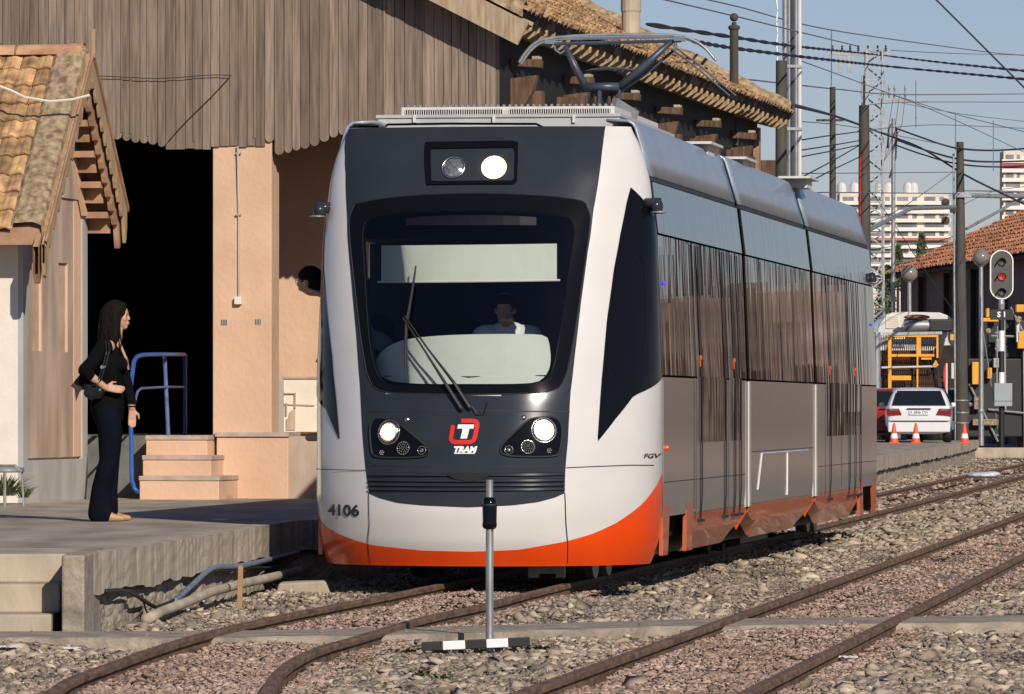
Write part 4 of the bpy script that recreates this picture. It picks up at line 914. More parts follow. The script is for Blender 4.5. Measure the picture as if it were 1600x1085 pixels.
def hand(b, w, d, side, up, curl=.4, f=1.0, spread=.012):   # wrist, direction, towards-thumb, palm normal
    w, d, side, up = Vector(w), Vector(d).normalized(), Vector(side).normalized(), Vector(up).normalized()
    for k in (-1, 0, 1): cap(b, w+side*.012*k, w+d*.075*f+side*.020*k, .014*f, .013*f)
    for k, L in ((-1.5, .055), (-.5, .068), (.5, .074), (1.5, .066)):
        p = w+d*.078*f+side*spread*1.35*k; q = p+(d-up*curl*.35).normalized()*L*.5*f; r = q+(d-up*curl).normalized()*L*.33*f; t = r+(d*.7-up*curl*1.5).normalized()*L*.3*f
        cap(b, p, q, .0088*f, .0083*f, n=8); cap(b, q, r, .0083*f, .0078*f, n=8); cap(b, r, t, .0078*f, .0066*f, n=8)
    p = w+d*.02*f+side*.024*f; q = p+(d*.7+side*.7).normalized()*.04*f; t = q+(d*.95+side*.1-up*.25).normalized()*.032*f
    cap(b, p, q, .012*f, .010*f, n=8); cap(b, q, t, .010*f, .008*f, n=8)
def wp(px, py, y=0): return ((px-165)/203.4, y, (815-py)/203.4)
wy = FPX*.86/175; woman = empty('person', ((165-800)*wy/FPX, wy, PZ+.003), 0, 'woman with long dark hair in black top and dark trousers, hand on hip', 'person')
b = MB(); hc = (wp(184, 0)[0], 0, 1.575); head(b, hc, .98)
cap(b, (.07, 0, 1.36), (.088, 0, 1.50), .052, .048); chain(b, [((.03, 0, 1.33), .055), ((.02, 0, 1.12), .06), ((.02, 0, .93), .08)], 1.3)
cap(b, (.03, -.13, 1.34), (.03, .13, 1.34), .05, .05)
chain(b, [((-.01, -.17, 1.335), .05), (wp(138, 583, -.27), .036), (wp(168, 607, -.215), .024)])      # near arm to the hip
hand(b, wp(168, 607, -.215), (1, .15, -.12), (.1, .2, 1), (0, -1, 0), .35, .95)
chain(b, [((.05, .17, 1.335), .05), ((.14, .21, 1.08), .036), (wp(204, 638, .19), .025)])             # far arm hanging
hand(b, wp(204, 640, .19), (.0, -.05, -1), (1, .1, 0), (0, 1, 0), .5, .95)
for g, fx in ((-1, -.03), (1, .015)):
    chain(b, [((.02, g*.06, .86), .065), ((.045, g*.085, .5), .055), ((fx-.02, g*.085, .09), .036)])
    cap(b, (fx-.03, g*.085, .04), (fx+.12, g*.095, .025), .034, .024)
blob(b, 'body', M['skin'], woman, .006, 3)
b = MB(); chain(b, [((.05, 0, 1.375), .052), ((.02, 0, 1.31), .088), ((.035, 0, 1.20), .112), ((.035, 0, 1.08), .092), ((.02, 0, .98), .122), ((.015, 0, .87), .134)], 1.24)
cap(b, (.01, -.14, 1.335), (.03, .14, 1.335), .062, .062)
for g in (1, -1): sph(b, (.115, g*.065, 1.205), (.062, .058, .062))
chain(b, [((-.01, -.165, 1.335), .062), ((-.09, -.235, 1.21), .054), (wp(137, 580, -.268), .056)]); cap(b, wp(137, 580, -.268), wp(143, 587, -.262), .052, .046)
chain(b, [((.05, .165, 1.335), .06), ((.14, .21, 1.08), .048), (wp(203, 628, .195), .038)])
cap(b, (-.12, -.18, 1.13), (-.20, -.12, 1.02), .05, .03)
blob(b, 'black_top', M['cloth_black'], woman, .008, 4)
MB().prism([(.098, -.035, 1.375), (.155, -.045, 1.24), (.17, .0, 1.16), (.155, .045, 1.24), (.098, .035, 1.375)], (.014, 0, .004)).build('neckline', M['skin'], woman)
b = MB(); chain(b, [((.015, 0, .97), .108), ((.015, 0, .88), .125), ((.02, 0, .82), .122)], 1.2)
for g, fx in ((-1, -.025), (1, .01)):
    chain(b, [((.015, g*.07, .86), .098), ((.035, g*.08, .66), .09), ((.03, g*.085, .47), .074), ((fx+.0, g*.085, .25), .078), ((fx-.012, g*.085, .06), .095)])
blob(b, 'trousers', M['cloth_navy'], woman, .009, 3)
for g, fx in ((-1, -.02), (1, .015)):
    b = MB(); cap(b, (fx-.05, g*.085, .038), (fx+.06, g*.09, .036), .038, .038); cap(b, (fx+.05, g*.09, .032), (fx+.155, g*.095, .022), .036, .022); b.box((fx-.07, g*.085, .02), (.05, .05, .04))
    blob(b, 'shoe', M['leather_tan'], woman, .006, 2)
b = MB(); x, y, z = hc
sph(b, (x-.022, 0, z+.030), (.098, .088, .098)); cap(b, (x-.055, 0, z+.01), (x-.085, 0, z-.15), .085, .075, 1.1); cap(b, (x-.085, 0, z-.14), (x-.12, -.03, z-.31), .072, .03, 1.3)
cap(b, (x-.02, -.055, z+.03), (x-.02, -.06, z-.13), .05, .045); cap(b, (x-.02, -.06, z-.13), (x-.045, -.09, z-.27), .045, .018)
cap(b, (x-.02, .055, z+.03), (x-.02, .06, z-.18), .05, .03); cap(b, (x+.045, -.03, z+.088), (x-.0, -.08, z+.03), .022, .024); cap(b, (x+.045, .03, z+.088), (x-.0, .08, z+.03), .022, .024)
blob(b, 'hair', M['hair'], woman, .007, 7)
hs = MB()
for i in range(90):
    a = random.uniform(-2.6, 2.6); r0 = .088; p = Vector((x-.03-r0*math.cos(a)*.9, r0*math.sin(a)*.95, z+random.uniform(-.02, .07))); L = random.uniform(.20, .34)
    if p.x > x+.03: continue
    w = Vector((random.uniform(-.05, .0), math.copysign(random.uniform(.0, .03), p.y), -L)); hs.tube([p, p+w*.35+Vector((-.008, math.copysign(.012, p.y), 0)), p+w*.7+Vector((random.uniform(-.02, .01), 0, 0)), p+w+Vector((random.uniform(-.03, .02), 0, 0))], [.006, .008, .006, .002], 5)
hs.build('hair_strands', M['hair'], woman, smooth='all')
for g in (1, -1): MB().sphere((hc[0]+.068, g*.032, hc[2]+.005), .009, 8, 6).build('eye', M['black'], woman, smooth='all')
br_ = MB(); br_.lathe([(.027, -.006), (.031, 0), (.027, .006)], wp(204, 636, .19), 14).lathe([(.028, -.004), (.031, 0), (.028, .004)], (wp(204, 636, .19)[0], .19, wp(204, 636)[2]+.02), 14)
br_.build('bracelet', M['leather_black'], woman)
bag = empty('handbag', tuple(woman.location), 0, 'black leather shoulder bag hanging behind the standing woman', 'handbag')
b = MB(); c0 = wp(150, 615, -.19); sph(b, c0, (.085, .04, .055)); cap(b, wp(140, 604, -.18), wp(158, 612, -.20), .04, .045); blob(b, 'bag_body', M['leather_black'], bag, .008, 3)
MB().prism([wp(130, 583, -.17), wp(113, 604, -.17), wp(119, 609, -.17), wp(121, 628, -.17), wp(127, 612, -.17), wp(140, 607, -.17)], (0, .02, 0)).build('bag_flap', mat('brown_leather', (.018, .007, .005), .6, var=.2), bag)
for dx in (0, 4): MB().tube([wp(172-dx, 535, -.21), wp(174-dx, 550, -.255), wp(168-dx, 575, -.26), wp(160-dx, 597, -.26), wp(152-dx, 604, -.25)], .007, 6).build('strap', M['leather_black'], bag)
MB().lathe([(.012, -.004), (.018, 0), (.012, .004)], wp(163, 575, -.262), 10, Matrix.Rotation(PI/2, 3, 'X')).build('buckle', M['steel'], bag)

# driver behind the windscreen (facing the camera): built in the tram frame, turned to face -y
def seated(name, s, u, zh, label, sh, rz=-PI/2, up=0.0):
    w = l2w((u, s, 0)); o = empty('person', (w.x, w.y, zh), -TH+rz, label, 'person')
    b = MB(); head(b, (0.02, 0, 0), 1.04, True); cap(b, (-.01, 0, -.07), (-.03, 0, -.20), .058, .065)
    chain(b, [((-.03, 0, -.26), .09), ((-.04, 0, -.5), .11), ((-.04, 0, -.72), .13)], 1.4); cap(b, (-.03, -.15, -.25), (-.03, .15, -.25), .06, .06)
    ends = []
    for g in (1, -1):
        chain(b, [((-.03, g*.19, -.26), .055), ((.02, g*.24, -.52), .042), ((.26, g*.16, -.56), .030)]); hand(b, (.27, g*.16, -.56), (1, -.1*g, 0), (0, -g, 0), (0, 0, 1), .7, 1.0)
        chain(b, [((-.04, g*.10, -.72), .09), ((.32, g*.11, -.74), .07), ((.34, g*.11, -1.12), .045)]); cap(b, (.32, g*.11, -1.15), (.48, g*.11, -1.16), .04, .03)
    blob(b, 'body', M['skin'], o, .008, 3)
    b = MB(); chain(b, [((-.03, 0, -.225), .085), ((-.03, 0, -.30), .115), ((-.03, 0, -.5), .135), ((-.04, 0, -.72), .15)], 1.42); cap(b, (-.03, -.165, -.25), (-.03, .165, -.25), .072, .072)
    for g in (1, -1): chain(b, [((-.03, g*.19, -.26), .072), ((.015, g*.235, -.48), .065)]); cap(b, (.03, g*.02, -.165), (.05, g*.07, -.20), .018, .016)
    blob(b, 'shirt', sh, o, .009, 4)
    b = MB(); sph(b, (.005, 0, .035), (.098, .082, .09)); sph(b, (-.03, 0, -.0), (.075, .078, .085)); blob(b, 'hair', M['hair'], o, .007, 2)
    for g in (1, -1):
        chain(b2_ := MB(), [((-.04, g*.10, -.72), .10), ((.32, g*.11, -.74), .08), ((.34, g*.11, -1.10), .06)]); blob(b2_, 'trouser_leg', M['cloth_navy'], o, .01, 2)
    return o
dv = T(790, 484, 1.25)
driver = seated('person', 1.25, dv.x, dv.z, 'tram driver in white short-sleeved shirt seated behind the windscreen', mat('white_shirt', (.70, .74, .78), .8, var=.05))
for ch in driver.children:            # shoulders carried high, head sunk forward over the desk
    for v in ch.data.vertices:
        k = max(0, min(1, (-v.co.z-.08)/.08)); v.co.z += .07*k; v.co.x -= .06*k
st = empty('driver_seat', (0, 0, 0)); st.parent = tram
MB().box((dv.x, 1.52, 1.35), (.46, .10, .75)).box((dv.x, 1.30, 1.08), (.46, .44, .10)).build('seat_cushion', M['rubber'], st, bevel=.03)
# man leaning out of the cab side window, seen beyond the tram's left edge
mh = T(486, 441, 2.1)
lean = seated('person', 2.1, mh.x, mh.z, 'dark-haired man in glasses leaning his head out past the tram edge', M['cloth_navy'], rz=PI-.15)
for ch in lean.children:
    for v in ch.data.vertices:            # lean: shoulders and body stay inside the cab
        k = max(0, min(1, (-v.co.z-.03)/.30)); v.co.x -= .50*k*k*(3-2*k)
g_ = MB()
for g in (1, -1): g_.tube([(.105+.0, g*.032+.022*math.cos(a), .008+.018*math.sin(a)) for a in np.linspace(0, 2*PI, 13)], .002, 5).tube([(.105, g*.054, .012), (.0, g*.078, .012)], .002, 4)
g_.tube([(.107, -.01, .012), (.107, .01, .012)], .002, 4); g_.build('glasses', M['steel'], lean)
# ---------------------------------------------------------------- platform objects
hr = empty('handrail', (0, 0, 0), 0, 'bent blue tubular handrail beside the peach steps', 'handrail')
def hp(l): return [P(x, y, Y) for x, y, Y in l]
MB().tube(hp([(217, 770, 57.3), (210, 764, 57.3), (206, 750, 57.35), (205, 693, 57.5), (204, 607, 57.8), (209, 566, 58), (213, 558, 58.1), (222, 555, 58.2), (240, 554, 58.5), (265, 554, 59.2), (288, 554, 60.4)]), .021, 10).build('rail_tube', M['blue'], hr, smooth='all')
MB().tube(hp([(209, 636, 57.75), (215, 612, 57.9), (221, 607, 58.1), (259, 605, 59.2), (288, 605, 60.4)]), .012, 8).build('mid_rail', M['post_blue'], hr, smooth='all')
MB().tube([P(257, 555, 59.25), P(263, 684, 59.25)], .02, 8).build('post', M['post_blue'], hr)
q = P(289, 554, 60.4); MB().tube([q, (q.x, q.y, .99)], .02, 8).build('post', M['blue'], hr)
stl = empty('metal_stool', (0, 0, 0), 0, 'small grey metal stool by the white wall at left edge', 'stool')
S0 = Vector((P(8, 760, 54.6).x, 54.6, PZ)); MB().lathe([(.16, .30), (.172, .31), (.172, .335), (.15, .345)], S0, 24).build('seat', M['grey_metal'], stl, smooth=True)
MB().tube([S0+Vector((-.15, 0, .32)), S0+Vector((-.12, 0, .36)), S0+Vector((.1, -.1, .36)), S0+Vector((.155, -.1, .31))], .012, 6).build('seat_rim', M['galv'], stl)
for a in (.1, 1.7, 3.2, 4.8): MB().tube([S0+Vector((.15*math.cos(a), .15*math.sin(a), .31)), S0+Vector((.165*math.cos(a), .165*math.sin(a), 0))], .010, 6).build('leg', M['galv'], stl)
def weed(loc, n, h, lab, spread=.12, grp=None):
    o = MB()
    for i in range(n):
        a = random.uniform(0, 2*PI); r = random.uniform(.2, 1)*spread; hh = h*random.uniform(.4, 1); d = Vector((math.cos(a), math.sin(a), 0)); p = Vector(loc)+d*r*.4; q = p+d*r*.5+Vector((0, 0, hh*.7)); t = p+d*r*1.1+Vector((0, 0, hh)); w = d.cross(Vector((0, 0, 1)))*random.uniform(.004, .012)
        o.add([p-w*.5, p+w*.5, q+w, q-w, t], [(0, 1, 2, 3), (3, 2, 4)])
    o = o.build('weed', M['leaf']); return tag(o, lab, 'plant', grp)
M['leaf'] = mat('weed_leaf', (.05, .09, .03), .7, var=0, col2=(.16, .2, .07), vs=8, island=.4)
weed(P(6, 775, 55.6), 220, .20, 'leafy weed growing under the grey stool', .26); weed(P(36, 778, 56.0), 60, .12, 'small weed at the foot of the house corner', .12)
weed(G(655, 1062, GZ), 40, .06, 'tiny green tuft in the ballast near the striped bar', .10); weed(G(690, 1066, GZ), 22, .05, 'faint green tuft in the ballast under the marker post', .08)
# marker post with striped bar
by_ = FPX*(CZ+.07)/(1004-640); mp_ = empty('marker_post', ((765-800)*by_/FPX, by_, GZ), 0, 'thin metal post with black cylinder, standing on ballast before the tram', 'marker post')
k_ = by_/FPX; zt_ = CZ-(750-640)*k_-GZ; z1 = CZ-(824-640)*k_-GZ; z2 = CZ-(777-640)*k_-GZ
MB().lathe([(.022, .0), (.022, z1)], (0, 0, 0), 16).build('pole', M['galv'], mp_, smooth=True); MB().lathe([(.020, z2), (.020, zt_-.01), (.021, zt_)], (0, 0, 0), 16).build('pole_top', M['galv'], mp_, smooth=True)
MB().lathe([(.030, z1-.01), (.040, z1), (.042, z1+.02), (.040, z1+.03), (.042, z1+.12), (.040, z1+.13), (.037, z2-.012), (.028, z2)], (0, 0, 0), 20).build('black_sleeve', M['gloss_black'], mp_, smooth=True)
MB().lathe([(.042, z1+.118), (.045, z1+.125), (.042, z1+.132)], (0, 0, 0), 20).tube([(.02, -.04, z1-.01), (.03, -.04, z1)], .006, 6).build('sleeve_band', M['rubber'], mp_)
sb_ = empty('striped_bar', (0, 0, 0), 0, 'low black and white striped bar on the ballast at the post foot', 'striped bar')
sx = [659, 692, 727, 760, 794, 828]
for i in range(5):
    a = Vector(((sx[i]-800)*k_, by_-.06, CZ-(lerp(1010, 1002, i/5)-640)*k_)); b_ = Vector(((sx[i+1]-800)*k_, by_-.06, CZ-(lerp(1010, 1002, (i+1)/5)-640)*k_))
    MB().beam(a, b_, .06, .05).build('stripe', M['black'] if i % 2 == 0 else M['white_plain'], sb_, bevel=.004)
# pipe, conduits, stake and block along the platform wall
def edge_off(px, py, off=.10):
    x, y = None, None; best = None
    for i in range(400):
        y = lerp(36.2, 48.3, i/400); x = np.interp(y, PE[1:, 1], PE[1:, 0])+off; e = abs(800+FPX*x/y-px)
        if best is None or e < best[0]: best = (e, x, y)
    _, x, y = best; return Vector((x, y, CZ-(py-640)*y/FPX))
tag(MB().tube([edge_off(x, y, .14) for x, y in ((228, 969), (250, 957), (290, 942), (330, 925), (380, 912), (430, 901), (468, 892))], .033, 12).build('drain_pipe', M['concrete'], smooth='all'), 'thick grey pipe lying along the foot of the platform wall', 'pipe')
for i, (l, r, m_, lab) in enumerate((([(272, 940), (300, 915), (320, 895), (335, 886), (370, 886), (400, 880), (465, 863)], .02, 'worn_blue', 'pale bluish conduit sagging along the platform wall'), ([(165, 924), (190, 922), (210, 928), (232, 944), (246, 950)], .014, 'black', 'black cable loop on the platform wall near its pillar'), ([(245, 948), (275, 938), (330, 890), (362, 892), (392, 886), (430, 888), (465, 872)], .009, 'rubber', 'thin dark cable drooping below the bluish conduit'), ([(222, 930), (228, 955), (236, 966)], .006, 'rubber', 'short thin cable dropping to the ballast by the wall'))):
    tag(MB().tube([edge_off(x, y, .055) for x, y in chaikin(l, 2, False)], r, 8).build('cable', M[m_], smooth='all'), lab, 'cable')
a = edge_off(374, 884, .26); tag(MB().beam((a.x, a.y, GZ-.05), (a.x+.01, a.y, a.z), .035, .035, (0, 1, 0)).build('wooden_stake', M['wood_brown'], bevel=.003), 'short rusty brown stake standing against the platform wall', 'stake')
a = G(472, 935, GZ); tag(MB().prism([(-.20, 0, 0), (.22, 0, 0), (.17, 0, .13), (-.17, 0, .11)], (0, .35, 0)).build('concrete_block', M['concrete'], bevel=.02), 'broken pale concrete block beside the curved rail', 'block').location = (a.x, a.y, GZ)
# litter
for i, (px, py, w_, lab) in enumerate(((14, 1015, .05, 'white scrap of paper at the far left edge'), (112, 1017, .05, 'crumpled pale scrap on ballast near the left rail'), (313, 943, .05, 'white scrap by the end of the grey pipe'), (287, 957, .04, 'white litter below the grey pipe'), (1325, 1031, .05, 'white paper scrap beside the right-hand rail'), (1483, 931, .035, 'small white scrap above the right-hand rail'), (262, 1015, .04, 'small blue-white scrap by the curved rail'))):
    p = G(px, py, -.07); o = MB(); n = 7; rows = [[Vector((u*w_, v*w_*1.4, .012*rng.random()+.01)) for u in np.linspace(-1, 1, n)] for v in np.linspace(-1, 1, n)]; o.grid(rows)
    o = o.build('paper_scrap', M['white_plain']); o.location = p; tag(o, lab, 'litter')
p = G(1535, 748, .02); b = MB(); sph(b, (0, 0, .06), (.30, .25, .06)); sph(b, (.16, 0, .08), (.16, .2, .05)); o = b.build('plastic_bag', mat('thin_plastic', (.55, .56, .58), .4, var=.2, bump=.03, bs=9), smooth='all')
o.location = p; tag(o, 'crumpled whitish plastic bag caught on the far rail', 'plastic bag')

# ---------------------------------------------------------------- right background
def pole(name, px, ytop, Y, d0, d1, zb, m, lab, cat='pole', px1=None, grp=None, bands=()):
    t = P(px, ytop, Y); x1 = ((px1 or px)-800)*Y/FPX
    e = empty(name, (x1, Y, zb), 0, lab, cat, grp)
    H = t.z-zb; MB().tube([(0, 0, 0), (t.x-x1, 0, H)], [d0/2, d1/2], 20).build('shaft', m, e, smooth=True)
    for py in bands:
        z = CZ-(py-640)*Y/FPX-zb; r = lerp(d0, d1, z/H)/2; MB().lathe([(r+.004, -.02), (r+.016, -.015), (r+.016, .015), (r+.004, .02)], ((t.x-x1)*z/H, 0, z), 20).build('band', M['grey_metal'], e)
    return e, H
pA, hA = pole('line_pole', 1500, 222, 170, .42, .20, .30, M['pole_dark'], 'tall tapering dark pole just left of the railway signal', px1=1502, bands=(626, 645, 661))
pB, hB = pole('line_pole', 1350, 165, 150, .40, .25, .2, M['pole_dark'], 'tall dark pole beside the steel lattice mast', px1=1352)
MB().tube([(-.16, -.18, 1.0), (-.14, -.15, 5), (-.13, -.13, hB-1.2)], .014, 6).build('red_cable', M['red_paint'], pB)
pC, hC = pole('line_pole', 1301, 136, 138, .20, .13, GZ, M['pole_dark'], 'slim dark pole rising behind the tram roof')
MB().box((-.06, 0, hC-.75), (.62, .05, .05)).build('crossbar', M['pole_dark'], pC)
pD, hD = pole('line_pole', 1221, 95, 104, .22, .19, GZ, M['pole_dark'], 'dark pole standing against the bundle of pale pipes', px1=1219)
# bundle of tall pipes with a ladder-like cable
e = empty('mast', ((1238-800)*108/FPX, 108, GZ), 0, 'tall mast of bundled grey metal pipes rising out of frame', 'mast')
for dx, r, m_ in ((-.13, .045, 'grey_metal'), (-.06, .04, 'steel'), (.0, .04, 'pole_dark'), (.06, .045, 'steel'), (.13, .035, 'white_paint')): MB().tube([(dx, .02*math.sin(dx*40), 0), (dx, 0, 10)], r, 10).build('pipe', M[m_], e, smooth=True)
for z in (1.2, 2.4, 3.6, 4.6, 5.4, 6.3, 7.4): MB().box((0, 0, z), (.34, .14, .05)).build('clamp', M['grey_metal'], e)
b = MB()
for i in range(60):
    z = .2*i; b.tube([(-.27+.008*math.cos(i*PI), 0, z), (-.27+.008*math.cos((i+1)*PI), 0, z+.17)], .016, 5)
b.build('twisted_cable', M['white_plain'], e)
# lattice mast
Y = 190; e = empty('lattice_mast', ((1366-800)*Y/FPX, Y, .1), 0, 'pale steel lattice mast carrying insulators and twisted cables', 'mast'); H = CZ+(640-78)*Y/FPX-.1
b = MB(); hw0 = .30
for gx in (-1, 1):
    for gy in (-1, 1): b.beam((gx*hw0, gy*hw0, 0), (gx*.24, gy*.24, H), .09 if gx < 0 else .06, .09, (0, 1, 0))
b.build('corner_angles', M['grey_metal'], e)
b = MB(); n = 26
for i in range(n):
    z0, z1 = H*i/n, H*(i+1)/n; g = 1 if i % 2 else -1
    b.beam((g*hw0, -.27, z0), (-g*hw0, -.27, z1), .05, .03, (0, 1, 0)); b.beam((g*hw0, .27, z1), (-g*hw0, .27, z0), .05, .03, (0, 1, 0)); b.beam((-hw0, -.27, z1), (hw0, -.27, z1), .04, .04, (0, 1, 0))
    b.beam((.28, g*.27, z0), (.28, -g*.27, z1), .04, .03, (1, 0, 0))
b.build('bracing', M['grey_metal'], e)
MB().box((-.30, 0, H/2-.4), (.20, .24, H-.8)).build('cable_trunking', M['grey_metal'], e)
MB().box((-.5, -.1, H-.12), (1.9, .12, .10)).build('crossarm', M['grey_metal'], e)
for x in (-1.3, -1.0, -.75, -.5, -.2, .1, .35):
    MB().lathe([(.02, 0), (.05, .03), (.02, .06), (.05, .09), (.02, .12), (.04, .16), (.01, .2)], (x, -.1, H-.06), 8).build('insulator', M['pole_dark'], e)
for x in (-1.05, -.78): MB().box((x, -.1, H-.45), (.12, .1, .5)).build('fuse', M['grey_metal'], e)
MB().box((.65, -.1, H-1.55), (.9, .12, .07)).build('side_arm', M['grey_metal'], e)
for x in (.45, .62, .95): MB().lathe([(.015, 0), (.04, .1), (.015, .2), (.04, .3), (.015, .4)], (x, -.1, H-1.5), 8).build('insulator', M['grey_metal'], e)
b = MB()
for k in range(3): b.tube([(.95-.18*k, -.15, H-1.4), (.85-.2*k, -.18, H-2.3), (.45-.05*k, -.2, H-3.2), (.2, -.2, H-3.6)], .010, 5)
b.build('red_leads', mat('dull_red_cable', (.22, .03, .03), .6, var=0), e)
pE, hE = pole('line_pole', 1396, 185, 185, .14, .12, .1, M['grey_metal'], 'thin pale pole between the lattice mast and flats', px1=1395)
b = MB().tube([(-.15, 0, hE-.9), (-.12, 0, hE-.3), (0, 0, hE-.1), (.12, 0, hE-.4), (.08, 0, hE-1.2), (-.1, 0, hE-1.8)], .03, 6); b.build('cable_loop', M['wire'], pE)
def lamp(px, yg, Y, zb, lab, rg=13.2):
    e = empty('street_lamp', ((px-800)*Y/FPX, Y, zb), 0, lab, 'street lamp', 'globe lamps beyond the platform'); z = CZ-(yg-640)*Y/FPX-zb; r = rg*Y/FPX
    MB().tube([(0, 0, 0), (0, 0, z-r*.9)], [.085, .06], 14).build('post', M['galv'], e, smooth=True)
    MB().lathe([(.09, -.06), (.1, 0), (.09, .06)], (0, 0, 1.0), 14).build('collar', M['grey_metal'], e)
    MB().sphere((0, 0, z), r, 24, 16).build('globe', M['globe'], e, smooth='all'); MB().lathe([(.10, -r*.98), (.11, -r*.88), (.10, -r*.84)], (0, 0, z), 16).build('lamp_collar', M['grey_metal'], e)
    MB().lathe([(.12, r*.86), (.13, r*.93), (.08, r*1.0)], (0, 0, z), 16).build('cap', M['grey_metal'], e)
M['globe'] = mat('smoked_globe', (.20, .185, .165), .18, var=.1, coat=.5)
lamp(1421, 428, 184, .2, 'globe street lamp in front of the white and yellow machine'); lamp(1533, 403, 178, .2, 'globe street lamp immediately left of the S1 signal', 13.6)
# signal
Y = 176; kx = Y/FPX; e = empty('railway_signal', ((1565-800)*kx, Y, GZ), 0, 'three-lamp railway signal with white rim, red lamp lit, plate S1', 'railway signal')
zz = lambda py: CZ-(py-640)*kx-GZ
r_ = 18.3*kx; c1, c2 = zz(409), zz(450)
out = [(r_*math.cos(a), c1+r_*math.sin(a)) for a in np.linspace(0, PI, 17)]+[(r_*math.cos(a), c2+r_*math.sin(a)) for a in np.linspace(PI, 2*PI, 17)]
inn = [(x*.9, (c1 if z > (c1+c2)/2 else c2)+(z-(c1 if z > (c1+c2)/2 else c2))*.9) for x, z in out]
MB().prism([(x, -.02, z) for x, z in inn], (0, .05, 0)).build('backboard', mat('signal_board', (.07, .066, .06), .6, var=.15), e)
MB().grid([[Vector((x, -.05, z)) for x, z in out], [Vector((x, -.05, z)) for x, z in inn], [Vector((x, .02, z)) for x, z in inn], [Vector((x, .02, z)) for x, z in out], [Vector((x, -.05, z)) for x, z in out]], True).build('rim', M['white_plain'], e)
Rx = Matrix.Rotation(PI/2, 3, 'X')
for py, m_ in ((410, M['lamp_glass']), (433, mat('red_lens', (.5, .07, .06), .3, var=0, emit=(1, .12, .1), es=.28)), (457, M['lamp_glass'])):
    c = (0, -.03, zz(py)); l = MB().lathe([(0.001, 0), (.10, 0), (.10, .05), (.085, .06), (.001, .075)], (0, -.02, zz(py)), 20, Rx).build('lens', m_, e, smooth=True)
    rows = [[Vector((rr*math.cos(a), yy, zz(py)+rr*math.sin(a))) for a in np.linspace(-.25, PI+.25, 16)] for rr, yy in ((.125, -.02), (.12, -.26), (.112, -.26), (.115, -.02))]; MB().grid(rows).build('hood', M['black'], l)
MB().lathe([(.08, zz(487)), (.10, zz(475)), (.08, zz(468))], (0, .05, 0), 14).build('neck', M['grey_metal'], e)
MB().box((0, -.06, zz(492)), (36*kx, .03, 16*kx)).build('name_plate', M['black'], e)
vs, fs = text_mesh('S 1', .21, .008); MB().add([(x, -.08, zz(492)+z) for x, z, _ in vs], fs).build('lettering', M['white_plain'], e)
for a_, b_, m_ in ((500, 517, 'black'), (517, 549, 'white_plain'), (549, 582, 'black'), (582, 599, 'white_plain'), (599, 700, 'black'), (700, 722, 'black')): MB().tube([(0, 0, zz(b_)), (0, 0, zz(a_))], .082 if m_ != 'black' else .078, 14).build('post_band', M[m_], e)
MB().box((.03, -.14, zz(617)), (28*kx, .16, 36*kx)).build('control_box', mat('box_grey', (.30, .33, .35), .5, var=.05), e, bevel=.01)
MB().box((.03, -.225, zz(627)), (28*kx, .01, .01)).build('box_seam', M['black'], e)
b = MB().tube([(-.12, -.05, zz(510)), (-.14, -.05, zz(598))], .02, 6).tube([(-.5, .3, zz(520)), (0, 0, zz(706))], .015, 5)
b.build('conduit', M['grey_metal'], e)
b = MB()
for z in (520, 545, 568, 600, 640, 680): b.box((-.14, -.05, zz(z)), (.10, .05, .05))
b.build('conduit_clip', M['steel'], e); MB().box((0, 0, .08), (.36, .36, .2)).build('base', mat('rust', (.15, .05, .03), .9, var=.3), e)
# kerb wall right of the platform end
k1 = MB().box2((12.9, 172.0, GZ), (16, 172.6, .18)).box2((16, 172.0, GZ), (30, 172.6, .06)); tag(k1.build('kerb', M['concrete'], bevel=.02), kind='structure')
tag(MB().box2((14, 140, GZ-.02), (40, 171.9, GZ+.005)).build('path', M['platform_top']), kind='structure')
# cones
def cone():
    e = empty('traffic_cone', (0, 0, 0)); MB().box((0, 0, .015), (.30, .30, .03)).build('base', M['cone'], e, bevel=.01)
    MB().lathe([(.125, .03), (.105, .14)], (0, 0, 0), 20).lathe([(.078, .27), (.03, .55), (.022, .56)], (0, 0, 0), 20).build('cone_body', M['cone'], e, smooth=True); MB().lathe([(.107, .14), (.08, .27)], (0, 0, 0), 20).build('white_band', M['white_plain'], e, smooth=True); return e
M['cone'] = mat('cone_plastic', (.8, .09, .02), .5, var=.05)
c0 = cone()
for i, (px, lab) in enumerate(((1397, 'orange traffic cone in front of the left tail light'), (1431, 'orange traffic cone in front of the number plate'), (1507, 'orange traffic cone at the foot of the tall dark pole'))):
    c = c0 if i == 0 else copy_tree(c0); Y = 156; c.scale = (.92, .92, .92); c.location = ((px-800)*Y/FPX, Y, PZ); tag(c, lab, 'traffic cone', 'cones at the platform end')
# road sign seen edge-on
Y = 165; e = empty('road_sign', ((1479-800)*Y/FPX, Y, PZ), R(78), 'white post with a red-backed round sign turned edge-on', 'road sign')
MB().tube([(0, 0, 0), (0, 0, CZ-(568-640)*Y/FPX-PZ)], .028, 10).build('post', M['white_paint'], e); MB().lathe([(.34, 0), (.34, .03)], (0, .04, CZ-(590-640)*Y/FPX-PZ), 24, Rx).build('sign_disc', M['red_paint'], e)
